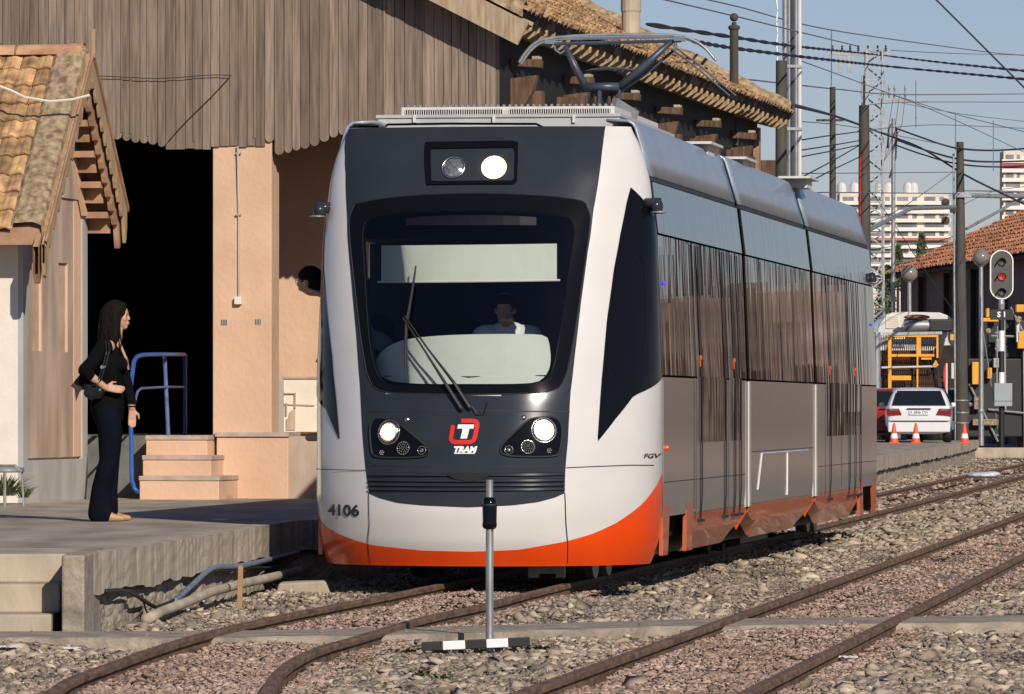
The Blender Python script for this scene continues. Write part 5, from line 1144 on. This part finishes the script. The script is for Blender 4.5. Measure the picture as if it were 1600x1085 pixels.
# cars
def car(loc, rz, paint, lab, plate=None, wag=True):
    e = empty('parked_car', loc, rz, lab, 'car', 'cars parked beyond the platform')
    SEC = [(.0, .93, .90), (.08, 1.0, .94), (.30, 1.24, .97), (.42, 1.39, .99), (.7, 1.43, 1), (1.6, 1.45, 1), (2.3, 1.42, 1), (2.75, 1.25, 1), (3.15, .98, .99), (3.7, .88, .96), (4.1, .74, .88), (4.2, .55, .8)]
    rows = []
    for y, zt, k in SEC:
        belt = min(.93, zt-.02); t = max(0, zt-belt)/.5; hwb = .87*k
        pts = [(0, .22), (.74*k, .22), (.83*k, .32), (hwb, .55), (hwb, .75), (.85*k, belt), (lerp(.84, .70, min(1, t*.7))*k, lerp(belt, zt, .55)), (lerp(.82, .64, min(1, t))*k, zt-.04*min(1, t*2)), (lerp(.7, .5, min(1, t)), zt-.008), (0, zt)]
        rows.append([Vector((x, y, z)) for x, z in pts]+[Vector((-x, y, z)) for x, z in pts[-2:0:-1]])
    b = MB().grid(rows, True); n = len(rows[0]); b.f.append(tuple(range(n))); b.f.append(tuple(range((len(rows)-1)*n, len(rows)*n)))
    o = b.build('body', paint, e); o.modifiers.new('round', 'SUBSURF').render_levels = 2; o.modifiers[-1].levels = 2
    for p in o.data.polygons: p.use_smooth = True
    MB().add([(-.70, .015, .965), (.70, .015, .965), (.56, .27, 1.34), (-.56, .27, 1.34)], [(0, 1, 2, 3)]).build('rear_window', M['carglass'], e, solid=.02, bevel=.01)
    for g in (1, -1): MB().add([(g*.856, .5, .96), (g*.856, 2.85, .96), (g*.70, 2.3, 1.34), (g*.70, .6, 1.34)], [(0, 1, 2, 3)]).build('side_window', M['carglass'], e, solid=.015)
    MB().add([(-.68, 3.12, 1.02), (.68, 3.12, 1.02), (.58, 2.5, 1.38), (-.58, 2.5, 1.38)], [(0, 1, 2, 3)]).build('windscreen', M['carglass'], e, solid=.015)
    for g in (1, -1):
        t_ = MB().prism([(g*.84, -.01, .88), (g*.52, -.025, .88), (g*.44, -.03, .72), (g*.84, -.02, .70)], (0, .12, 0)).build('tail_light', M['tail'], e, bevel=.01)
        MB().box((g*.66, -.035, .85), (.20, .01, .05)).build('reversing_lens', M['lamp_glass'], t_)
    MB().box((0, -.035, .88), (.62, .02, .025)).build('plate_trim', M['black'], e)
    if plate:
        p_ = MB().box((0, -.03, .78), (.50, .02, .11)).build('number_plate', M['white_plain'], e); vs, fs = text_mesh(plate, .11, .001); MB().add([(x*.85, -.042, .78+z) for x, z, _ in vs], fs).build('lettering', M['black'], p_)
    MB().box((0, -.03, .56), (1.58, .03, .022)).build('bumper_strip', M['black'], e); MB().box((0, -.02, .40), (1.60, .10, .26)).build('bumper', paint, e, bevel=.03)
    w = MB().tube([(0, .02, .96), (.12, .06, 1.03), (.30, .10, 1.08)], .010, 5); w.build('wiper', M['black'], e)
    for x, y in ((.76, .75), (-.76, .75), (.76, 3.3), (-.76, 3.3)):
        t_ = MB().lathe([(.18, -.09), (.29, -.09), (.31, -.05), (.31, .05), (.29, .09), (.18, .09)], (x, y, .31), 24, Matrix.Rotation(PI/2, 3, 'Y')).build('wheel', M['rubber'], e); MB().lathe([(.0, -.08), (.17, -.07), (.18, .07), (.0, .08)], (x, y, .31), 16, Matrix.Rotation(PI/2, 3, 'Y')).build('rim', M['grey_metal'], t_)
    for g in (1, -1): MB().sphere((g*.93, 2.7, .98), .08, 10, 6, (1, .5, .8)).build('wing_mirror', paint, e, smooth='all')
    return e
M['carglass'] = mat('car_glass', (.01, .014, .018), .05, var=0, coat=.5); M['tail'] = mat('tail_lens', (.22, .008, .008), .2, var=.2, vs=20)
Y = 159; car(((1436-800)*Y/FPX, Y, PZ), R(-3), mat('car_white', (.7, .7, .7), .25, var=.02, coat=.5), 'white estate car seen from behind past the platform cones', 'A 6846 CW')
Y = 163; car(((1413-800)*Y/FPX-.35, Y, PZ), R(-4), mat('car_red', (.30, .015, .015), .25, var=.02, coat=.6), 'dark red car half hidden behind the white estate')
Y = 170; car(((1452-800)*Y/FPX+.25, Y, PZ+.02), R(-3), mat('car_blue', (.10, .13, .2), .25, var=.02, coat=.6), 'blue-grey car roof showing over the white estate')
Y = 176; car(((1372-800)*Y/FPX-.5, Y, PZ-.1), R(-6), mat('car_dark', (.03, .035, .045), .25, var=.02, coat=.6), 'dark car partly behind the tram rear and mast')
# rail crane with white cab and yellow cage
Y = 178; k = Y/FPX; e = empty('work_crane', ((1430-800)*k, Y, .1), 0, 'white-cabbed maintenance crane with a yellow mesh work cage', 'crane'); X = lambda px: (px-1430)*k; Z = lambda py: CZ-(py-640)*k-.1
cab = [(1372, 605), (1372, 520), (1375, 505), (1384, 494), (1396, 488), (1420, 487), (1470, 488), (1484, 493), (1495, 502), (1497, 605)]
MB().prism([(X(x), .5, Z(y)) for x, y in cab], (0, 3, 0)).build('cab', M['white_paint'], e, bevel=.04)
nb = MB().box2((X(1386), .46, Z(513)), (X(1407), .49, Z(492))).build('notice', M['cream'], e); b = MB()
for i in range(6): b.box2((X(1388), .455, Z(495+3*i)), (X(1388+random.choice([15, 17, 18])), .458, Z(496+3*i)))
b.build('notice_lines', M['stone_step'], nb)
MB().lathe([(.05, -.40), (.19, -.39), (.19, .39), (.05, .40)], (X(1433), -.1, Z(509)), 20, Matrix.Rotation(PI/2, 3, 'Y')).build('drum', M['grey_metal'], e, smooth=True)
MB().box2((X(1450), -.3, Z(519)), (X(1488), .3, Z(499))).build('winch', M['black'], e, bevel=.05); MB().sphere((X(1432), -.2, Z(496)), .16, 10, 8, (2.4, 1, .5)).build('hose_coil', mat('hose', (.3, .12, .06), .7, var=.3), e)
MB().beam((X(1376), -1.0, Z(523)), (X(1468), -1.0, Z(521)), .08, .08).build('top_rail', M['galv'], e); MB().tube([(X(1374), -1.05, Z(575)), (X(1460), -1.05, Z(573))], .03, 6).build('mid_rail', M['white_paint'], e); MB().tube([(X(1367), -1.05, Z(520)), (X(1368), -1.05, .1)], .10, 10).build('cage_post', M['galv'], e)
for x, y0, y1, w in ((1387, 524, 612, 5), (1432, 524, 558, 7), (1430, 558, 612, 2.5), (1461, 524, 560, 3)): MB().box2((X(x-w/2), -1.0, Z(y1)), (X(x+w/2), -.92, Z(y0))).build('cage_upright', M['yellow'], e)
for y, h, a_, b2 in ((525, 5, 1384, 1462), (556, 4, 1384, 1456), (591, 7, 1388, 1420), (561, 3, 1436, 1452)): MB().box2((X(a_), -1.01, Z(y+h/2)), (X(b2), -.93, Z(y-h/2))).build('cage_rail', M['yellow'], e)
b = MB(); t = 0
for i in range(26):
    x = lerp(1374, 1462, i/26); b.tube([(X(x), -.90, Z(524)), (X(x+8), -.90, Z(612))], .009, 4); b.tube([(X(x+8), -.895, Z(524)), (X(x), -.895, Z(612))], .009, 4)
b.build('mesh_panel', M['dark_wood'], e)
MB().box2((X(1374), -.6, Z(612)), (X(1462), -.5, Z(548))).build('cage_back', mat('brown_panel', (.13, .06, .035), .9, var=.3), e); MB().box2((X(1392), -.62, Z(545)), (X(1412), -.55, Z(528))).build('white_sheet', M['white_plain'], e)
MB().prism([(X(1453), -1.1, Z(572)), (X(1463), -1.1, Z(572)), (X(1458), -1.1, Z(563))], (0, .03, 0)).build('warning_triangle', M['yellow'], e)
MB().beam((X(1457), -.7, Z(560)), (X(1466), -.7, Z(605)), .12, .14).beam((X(1470), -.6, Z(530)), (X(1462), -.6, Z(560)), .12, .18).build('jib', M['black'], e); MB().box2((X(1466), -.4, Z(610)), (X(1492), .4, Z(540))).build('engine', M['dark_wood'], e)
MB().box2((X(1483), -.5, Z(532)), (X(1490), -.3, Z(523))).build('amber_box', M['yellow'], e); MB().box2((X(1468), -.5, Z(597)), (X(1476), -.3, Z(591))).build('amber_lamp', M['yellow'], e)
MB().box2((X(1482), -1.2, Z(592)), (X(1490), -1.1, Z(568))).build('white_plate', M['white_paint'], e)
for x in (1390, 1470): MB().lathe([(.0, -.2), (.4, -.2), (.45, 0), (.4, .2), (.0, .2)], (X(x), .4, .45), 20, Matrix.Rotation(PI/2, 3, 'Y')).build('wheel', M['rubber'], e)
# second machine behind the signal
Y = 186; k = Y/FPX; e = empty('work_crane', ((1560-800)*k, Y, .1), 0, 'black and yellow rail machine standing behind the signal', 'crane'); X = lambda px: (px-1560)*k; Z = lambda py: CZ-(py-640)*k-.1
MB().box2((X(1512), .3, .3), (X(1640), 3, Z(560))).box2((X(1545), .6, Z(560)), (X(1640), 2.5, Z(500))).build('machine_body', M['black'], e, bevel=.05)
for x0, x1, y0, y1, m_ in ((1519, 1532, 566, 601, 'yellow'), (1543, 1550, 575, 592, 'yellow'), (1590, 1640, 518, 545, 'yellow'), (1535, 1560, 497, 503, 'yellow'), (1588, 1600, 476, 488, 'yellow'), (1541, 1546, 482, 496, 'yellow'), (1520, 1560, 655, 665, 'mortar'), (1556, 1562, 530, 550, 'galv'), (1552, 1562, 560, 575, 'galv'), (1588, 1593, 497, 535, 'white_paint'), (1522, 1533, 620, 640, 'mortar')): MB().box2((X(x0), .0, Z(y1)), (X(x1), .4, Z(y0))).build('panel', M[m_], e, bevel=.02)
for x, y, r in ((1591, 499, 5), (1544, 517, 4)): MB().lathe([(0.001, 0), (r*k, 0), (r*k, .06), (.001, .08)], (X(x), -.1, Z(y)), 14, Rx).build('work_lamp', M['mortar'], e)
b = MB()
for p in (((1550, 525), (1640, 527)), ((1570, 500), (1572, 640)), ((1600, 520), (1602, 700)), ((1515, 600), (1560, 690)), ((1580, 480), (1600, 520)), ((1545, 640), (1640, 650))): b.tube([(X(p[0][0]), .2, Z(p[0][1])), (X(p[1][0]), .2, Z(p[1][1]))], .035, 6)
b.build('pipework', M['grey_metal'], e)
for x in (1530, 1600): MB().lathe([(.0, -.1), (.4, -.1), (.45, 0), (.4, .1), (.0, .1)], (X(x), 1.0, .35), 20, Matrix.Rotation(PI/2, 3, 'Y')).build('wheel', M['rubber'], e)
# red-roofed shed on the right
A = Vector((13.6, 226)); wd = Vector((.0822, -.9966)); inn_ = Vector((.9966, .0822)); e = empty('engine_shed', (A.x, A.y, 0), 0, 'long dark-walled shed under a red tiled roof beyond the signal', 'shed'); LE = 42.0
def W3(a, b_, z): v = wd*a+inn_*b_; return Vector((v.x, v.y, z))
b = MB(); th = 6.15; b.prism([W3(0, .7, 0), W3(LE, .7, 0), W3(LE, 13, 0), W3(0, 13, 0)], (0, 0, th-.05)); b.prism([W3(0, .7, th-.06), W3(0, 13.5, th-.06), W3(0, 7, th+2.9)], tuple(W3(LE, 0, 0))); b.build('wall', mat('old_shed_wall', (.16, .10, .085), .9, var=.2, vs=.8), e)
dirt = W3(0, 0, 0)
tile_field('roof_tiles', M['tile_red'], e, W3(-.3, 0, th+.05), (wd.x, wd.y, 0), (inn_.x, inn_.y, .445), 88, 15, .48, .51, .07, .05)
MB().prism([W3(-.2, .1, th-.12), W3(-.2, 7, th+2.92), W3(-.2, 13.9, th-.12), W3(-.2, 13.9, th), W3(-.2, 7, th+3.06), W3(-.2, .1, th)], tuple(W3(LE, 0, 0))).build('roof_boarding', M['dark_wood'], e)
for k in range(60):
    p = W3(-.3+.55*k, 7.0, th+3.22); MB().lathe([(.13, -.26), (.15, .28)], p, 10, Matrix.Rotation(PI/2, 3, 'X')).build('ridge_tile', M['tile_red'], e)
    
for a in (3, 9, 15, 21, 27, 33):
    q = [W3(a-.7, .66, 0), W3(a+.7, .66, 0), W3(a+.7, .66, 2.6)]+[W3(a+.7*math.cos(t), .66, 2.6+.7*math.sin(t)) for t in np.linspace(.2, PI-.2, 8)]+[W3(a-.7, .66, 2.6)]
    MB().prism(q, tuple(W3(0, .03, 0))).build('arched_opening', M['dark'], e)
    MB().box(W3(a+3, .55, 3.0), (.2, .3, 6)).build('buttress', M['dark_wood'], e)
# unseen brown store, placed and turned for the reflections in the tram's side
e = empty('mirrored_store', (20, 117, 0), R(-30), 'long low brown wooden store right of the tracks', 'store')
b = MB(); x = -4
while x < 14:
    w = random.choice([.10, .16, .25, .4]); b.box2((x, random.uniform(-.03, .03), GZ), (x+w-.02, .15, 4.2+random.uniform(-.25, .1))); x += w
b.build('wall_boards', mat('brown_boards', (.17, .12, .10), .9, var=0, col2=(.44, .35, .29), vs=1.5, island=.6), e)
MB().box2((-4, .2, GZ), (14, 5, 4.0)).build('store_body', M['wood_brown'], e); b = MB(); x = -4
while x < 14: w = random.uniform(.04, .35); b.box2((x, .1, 4.0), (x+w, .3, 5.0+random.uniform(-.1, .3))); x += w+random.uniform(.12, .5)
b.build('streak_slats', M['dark_wood'], e); b = MB(); x = -3.8  # dark slats with sky gaps, added to streak the reflection
while x < 14: b.box2((x, -.12, random.uniform(.2, 1.2)), (x+random.uniform(.1, .35), -.06, random.uniform(1.8, 3.4))); x += random.uniform(.4, 1.1)
b.build('contrast_boards', M['dark_wood'], e); b = MB(); x = -3.5  # dark boards added for contrast in the reflection
while x < 14: b.box2((x, -1.6, GZ), (x+.06, -1.54, 4.4+random.uniform(-.5, .8))); x += random.uniform(.7, 1.5)
b.build('streak_posts', mat('dark_red_post', (.20, .05, .03), .7, var=.2), e)  # posts added as dark streaks for the tram side to mirror
# apartment blocks far away
def flats(px0, px1, ytop, ybot, Y, row, lab, nb, zb=0, ms='cream'):
    k = Y/FPX; e = empty('apartment_block', (((px0+px1)/2-800)*k, Y, 0), 0, lab, 'apartment block'); w = (px1-px0)*k; H = CZ-(ytop-640)*k
    MB().box2((-w/2, 0, 0), (w/2, 16, H)).build('wall', M['far_wall'], e); f = row*k; z = H-f*1.1; n = 0
    while z > CZ-(ybot-640)*k:
        MB().box2((-w/2-.6, -1.5, z-f*.24), (w/2+.6, 0, z+f*.18)).build('balcony', M['far_band'], e)
        for i in range(nb):
            x0 = -w/2+w*(i+.12)/nb; x1 = x0+w*.72/nb; wd_ = MB().box2((x0, -.25, z+f*.2), (x1, -.05, z+f*.68)).build('window', M['far_glass'], e)
            if n % 2 == 0: MB().box2((x0+(x1-x0)*.55, -.35, z+f*.2), (x0+(x1-x0)*.75, -.26, z+f*.66)).build('blind', M['far_wall'], wd_)
        z -= f; n += 1
    return e, w, H, k
M['far_wall'] = mat('pale_flats', (.66, .58, .50), .9, var=.08, vs=.05); M['far_band'] = mat('balcony_front', (.80, .73, .65), .9, var=.05, vs=.1); M['far_glass'] = mat('far_windows', (.17, .18, .20), .4, var=.5, vs=.12)
e, w, H, k = flats(1312, 1482, 302, 450, 2000, 13.7, 'wide pale apartment block with domed rooftop water tanks', 4)
for px in (1316, 1336, 1376, 1389, 1420, 1428): MB().tube([((px-1397)*k, 3, H), ((px-1397)*k, 3, H+2.2)], 1.6*1.0, 12).sphere(((px-1397)*k, 3, H+2.2), 1.6, 12, 8).build('water_tank', M['white_paint'], e)
MB().box2((-w/2-.7, -1.7, CZ-(376-640)*k), (w/2+.7, -1.4, CZ-(372-640)*k)).build('red_band', mat('red_band', (.45, .18, .12), .9, var=.1), e)
e, w, H, k = flats(1568, 1660, 236, 420, 2100, 14.5, 'tall white tower of flats with long balconies at right edge', 3)
MB().box2((-w/2-.7, -1.8, CZ-(262-640)*k), (w/2, -1.5, CZ-(257-640)*k)).build('red_awning', mat('red_awning', (.45, .08, .1), .9, var=.1), e)
# low trees between shed and flats
def far_tree(px, py, Y, r, hh, lab):
    c = P(px, py, Y); e = empty('cypress_tree', (c.x, Y, 0), 0, lab, 'tree', 'trees behind the red roof'); MB().tube([(0, 0, 0), (0, 0, c.z)], [.12, .05], 8).build('trunk', M['dark_wood'], e); b = MB()
    for i in range(900):
        t = rng.random(); a = rng.random()*2*PI; q = r*(1-t)**.6*(.55+.45*rng.random()); p = Vector((q*math.cos(a), q*math.sin(a), c.z+hh/2-hh*(1-t))); u = Vector(rng.normal(0, .09, 3)); v = Vector(rng.normal(0, .09, 3))+Vector((0, 0, .08)); b.add([p, p+u, p+v], [(0, 1, 2)])
    b.build('crown', M['far_leaf'], e)
M['far_leaf'] = mat('far_foliage', (.03, .055, .02), .8, var=0, col2=(.10, .13, .05), vs=.4, island=.4)
far_tree(1403, 420, 300, .42, 2.2, 'small green treetop below the apartment block'); far_tree(1440, 392, 310, .30, 1.6, 'small bushy treetop between the red roof and flats')
far_tree(1388, 480, 240, .40, 3.2, 'narrow shadowy tree at the left end of the dark shed'); far_tree(1377, 500, 236, .35, 3.6, 'leafy narrow tree beside the foot of the lattice mast')
# wires
WL = [('twisted black supply cable sagging along the very top of the shed roof', 'wire', .045, [(1010, 38, 66), (1150, 59, 85), (1247, 73, 110), (1372, 86, 190), (1472, 98, 160), (1600, 111, 120), (1700, 122, 110)], 1),
 ('twisted black supply cable just below the upper thick one', 'wire', .045, [(1080, 64, 70), (1150, 76, 85), (1279, 92, 110), (1408, 106, 150), (1600, 124, 120), (1700, 133, 110)], 1),
 ('grey wire running highest across the sky', 'wire_grey', .018, [(1040, -14, 90), (1150, 10, 100), (1298, 47, 120), (1530, 80, 150), (1600, 87, 160), (1700, 97, 170)], 0),
 ('grey wire crossing the mast of pipes near the top', 'wire_grey', .018, [(1000, -9, 85), (1150, 26, 100), (1260, 53, 110), (1343, 73, 140)], 0),
 ('black contact wire slanting steeply across the upper right corner', 'wire', .013, [(1452, -10, 60), (1476, 13, 60), (1560, 97, 60), (1600, 137, 60), (1680, 218, 60)], 0),
 ('level grey wire passing the lattice mast at mid height', 'wire_grey', .02, [(1110, 119, 95), (1182, 126, 110), (1311, 140, 130), (1408, 148, 160), (1600, 147, 190), (1700, 147, 190)], 0),
 ('thick black cable from the shed corner down past the signal', 'wire', .04, [(1240, 165, 80), (1311, 184, 130), (1382, 210, 170), (1440, 232, 170), (1505, 272, 170), (1560, 300, 160), (1600, 319, 150), (1700, 366, 140)], 0),
 ('sagging black cable, uppermost of three leaving the thin pole', 'wire', .04, [(1401, 201, 185), (1440, 215, 180), (1472, 226, 172), (1505, 233, 170), (1560, 235, 180), (1640, 229, 190)], 0),
 ('sagging black cable, middle one of three leaving the thin pole', 'wire', .04, [(1401, 219, 185), (1450, 236, 178), (1505, 250, 170), (1560, 253, 180), (1640, 250, 190)], 0),
 ('sagging black cable, lowest of three leaving the thin pole', 'wire', .035, [(1397, 226, 185), (1440, 241, 178), (1495, 256, 170), (1560, 261, 180), (1640, 257, 190)], 0),
 ('black stay wire between pipe mast and tall pole, highest', 'wire', .02, [(1240, 221, 108), (1290, 213, 125), (1342, 206, 150)], 0),
 ('black stay wire between pipe mast and tall pole, second', 'wire', .02, [(1237, 237, 108), (1290, 229, 125), (1342, 220, 150)], 0),
 ('black stay wire between pipe mast and tall pole, third', 'wire', .02, [(1208, 253, 104), (1290, 238, 125), (1342, 227, 150)], 0),
 ('black stay wire rising steeply from the tram roof', 'wire', .02, [(1253, 277, 108), (1300, 252, 125), (1342, 228, 150)], 0),
 ('black stay wire rising from the tram roof, lower one', 'wire', .02, [(1266, 284, 108), (1300, 266, 125), (1342, 246, 150)], 0),
 ('thin grey wire level with the tops of the flats', 'wire_grey', .016, [(1250, 271, 120), (1293, 271, 140), (1420, 270, 160), (1505, 269, 170)], 0),
 ('thin grey wire across the domed water tanks', 'wire_grey', .02, [(1270, 302, 130), (1311, 301, 140), (1500, 303, 170)], 0),
 ('thin grey wire falling gently from the mast to right', 'wire_grey', .016, [(1376, 142, 190), (1480, 175, 180), (1600, 206, 170), (1700, 232, 160)], 0),
 ('thin grey wire from the lattice mast to far right', 'wire_grey', .016, [(1408, 161, 180), (1500, 178, 180), (1600, 190, 180), (1700, 203, 180)], 0),
 ('grey wire slanting past the apartment block behind the mast', 'wire_grey', .016, [(1250, 95, 110), (1340, 128, 140), (1470, 178, 170), (1600, 238, 180)], 0),
 ('black guy wire slanting down in front of the dark shed', 'wire', .018, [(1369, 310, 190), (1400, 355, 185), (1440, 415, 180), (1489, 485, 172)], 0),
 ('pair of contact wires seen end-on beyond the signal', 'wire_grey', .016, [(1343, 166, 150), (1420, 160, 165), (1600, 160, 190)], 0),
 ('drooping wire joining mast and pole over the red roof', 'wire', .016, [(1362, 390, 190), (1420, 382, 185), (1460, 378, 178), (1495, 368, 171)], 0),
 ('second drooping wire over the left end of the red roof', 'wire', .016, [(1362, 396, 190), (1430, 392, 182), (1495, 382, 171)], 0),
 ('thin grey wire just above the black sagging cables', 'wire_grey', .016, [(1340, 205, 150), (1440, 196, 165), (1520, 197, 175), (1700, 206, 185)], 0),
 ('thin grey wire running level at the height of the crossarm', 'wire_grey', .016, [(1392, 79, 190), (1500, 84, 185), (1700, 88, 185)], 0),
 ('thin grey wire from the pipe mast sloping to the tall pole', 'wire_grey', .014, [(1250, 190, 108), (1340, 200, 140), (1500, 232, 170)], 0),
 ('thin dark wire crossing above the apartment roof line', 'wire_grey', .016, [(1311, 360, 150), (1400, 330, 165), (1490, 268, 170)], 0),
 ('fine grey wire curving over the white tower', 'wire_grey', .016, [(1505, 320, 171), (1550, 300, 172), (1600, 292, 173), (1680, 285, 175)], 0)]
for lab, m_, r, pts, tw in WL:
    q = [tuple(P(x, y, Y)) for x, y, Y in pts]; q = chaikin(q, 2, False) if False else q
    qq = [Vector(v) for v in q]; sm_ = []
    for i in range(len(qq)-1):
        p0 = qq[max(0, i-1)]; p1, p2 = qq[i], qq[i+1]; p3 = qq[min(len(qq)-1, i+2)]
        for t in np.linspace(0, 1, 14, endpoint=False): sm_.append(.5*((2*p1)+(p2-p0)*t+(2*p0-5*p1+4*p2-p3)*t*t+(3*p1-p0-3*p2+p3)*t**3))
    sm_.append(qq[-1]); r *= .7
    b = MB()
    if tw:
        fine = resample([tuple(v) for v in sm_], 500)
        for ph in (0, PI): b.tube([Vector(v)+Vector((0, 0, math.sin(i*.30+ph)*r*.45)) for i, v in enumerate(fine)], r*.5, 4)
    else: b.tube(sm_, r, 5)
    tag(b.build('overhead_wire', M[m_]), lab, 'wire', 'overhead wires')
for x, y0, y1, Y, lab in ((1299, 46, 135, 138, 'short vertical dropper above the slim dark pole'), (1431, 126, 200, 170, 'vertical dropper right of the lattice mast'), (1493, 177, 236, 172, 'vertical dropper above the tall dark pole'), (1552, 188, 268, 175, 'vertical dropper over the signal')):
    tag(MB().tube([P(x, y0, Y), P(x, y1, Y)], .014, 5).build('dropper', M['wire_grey']), lab, 'wire', 'overhead wires')
# cantilever arms on the tall poles
def local(e, l): return [Vector(P(*q))-e.location for q in l]
MB().tube(local(pB, [(1358, 360, 150), (1380, 348, 152), (1424, 326, 160), (1492, 324, 168)]), .055, 8).build('cantilever_arm', M['grey_metal'], pB)
MB().tube(local(pA, [(1500, 305, 170), (1560, 307, 171), (1620, 306, 172)]), .06, 8).tube(local(pA, [(1500, 298, 170), (1620, 300, 172)]), .025, 6).build('cantilever_arm', M['grey_metal'], pA)
MB().tube(local(pA, [(1510, 358, 170), (1552, 335, 171), (1600, 308, 172)]), .045, 8).build('arm_strut', M['grey_metal'], pA)
MB().tube(local(pA, [(1490, 240, 169.9), (1491, 420, 169.9), (1493, 690, 169.9)]), .03, 6).build('cable_duct', M['grey_metal'], pA)
MB().box(Vector(P(1490, 327, 169.9))-pA.location, (.2, .2, .2)).build('clamp', M['black'], pA); MB().box(Vector(P(1503, 305, 170))-pA.location, (.5, .4, .14)).build('clamp', M['grey_metal'], pA)
for y in (317, 345): MB().lathe([(.03, 0), (.12, .04), (.12, .1), (.03, .14)], Vector(P(1477, y, 169))-pA.location, 14, Rx).build('insulator', M['pole_dark'], pA)
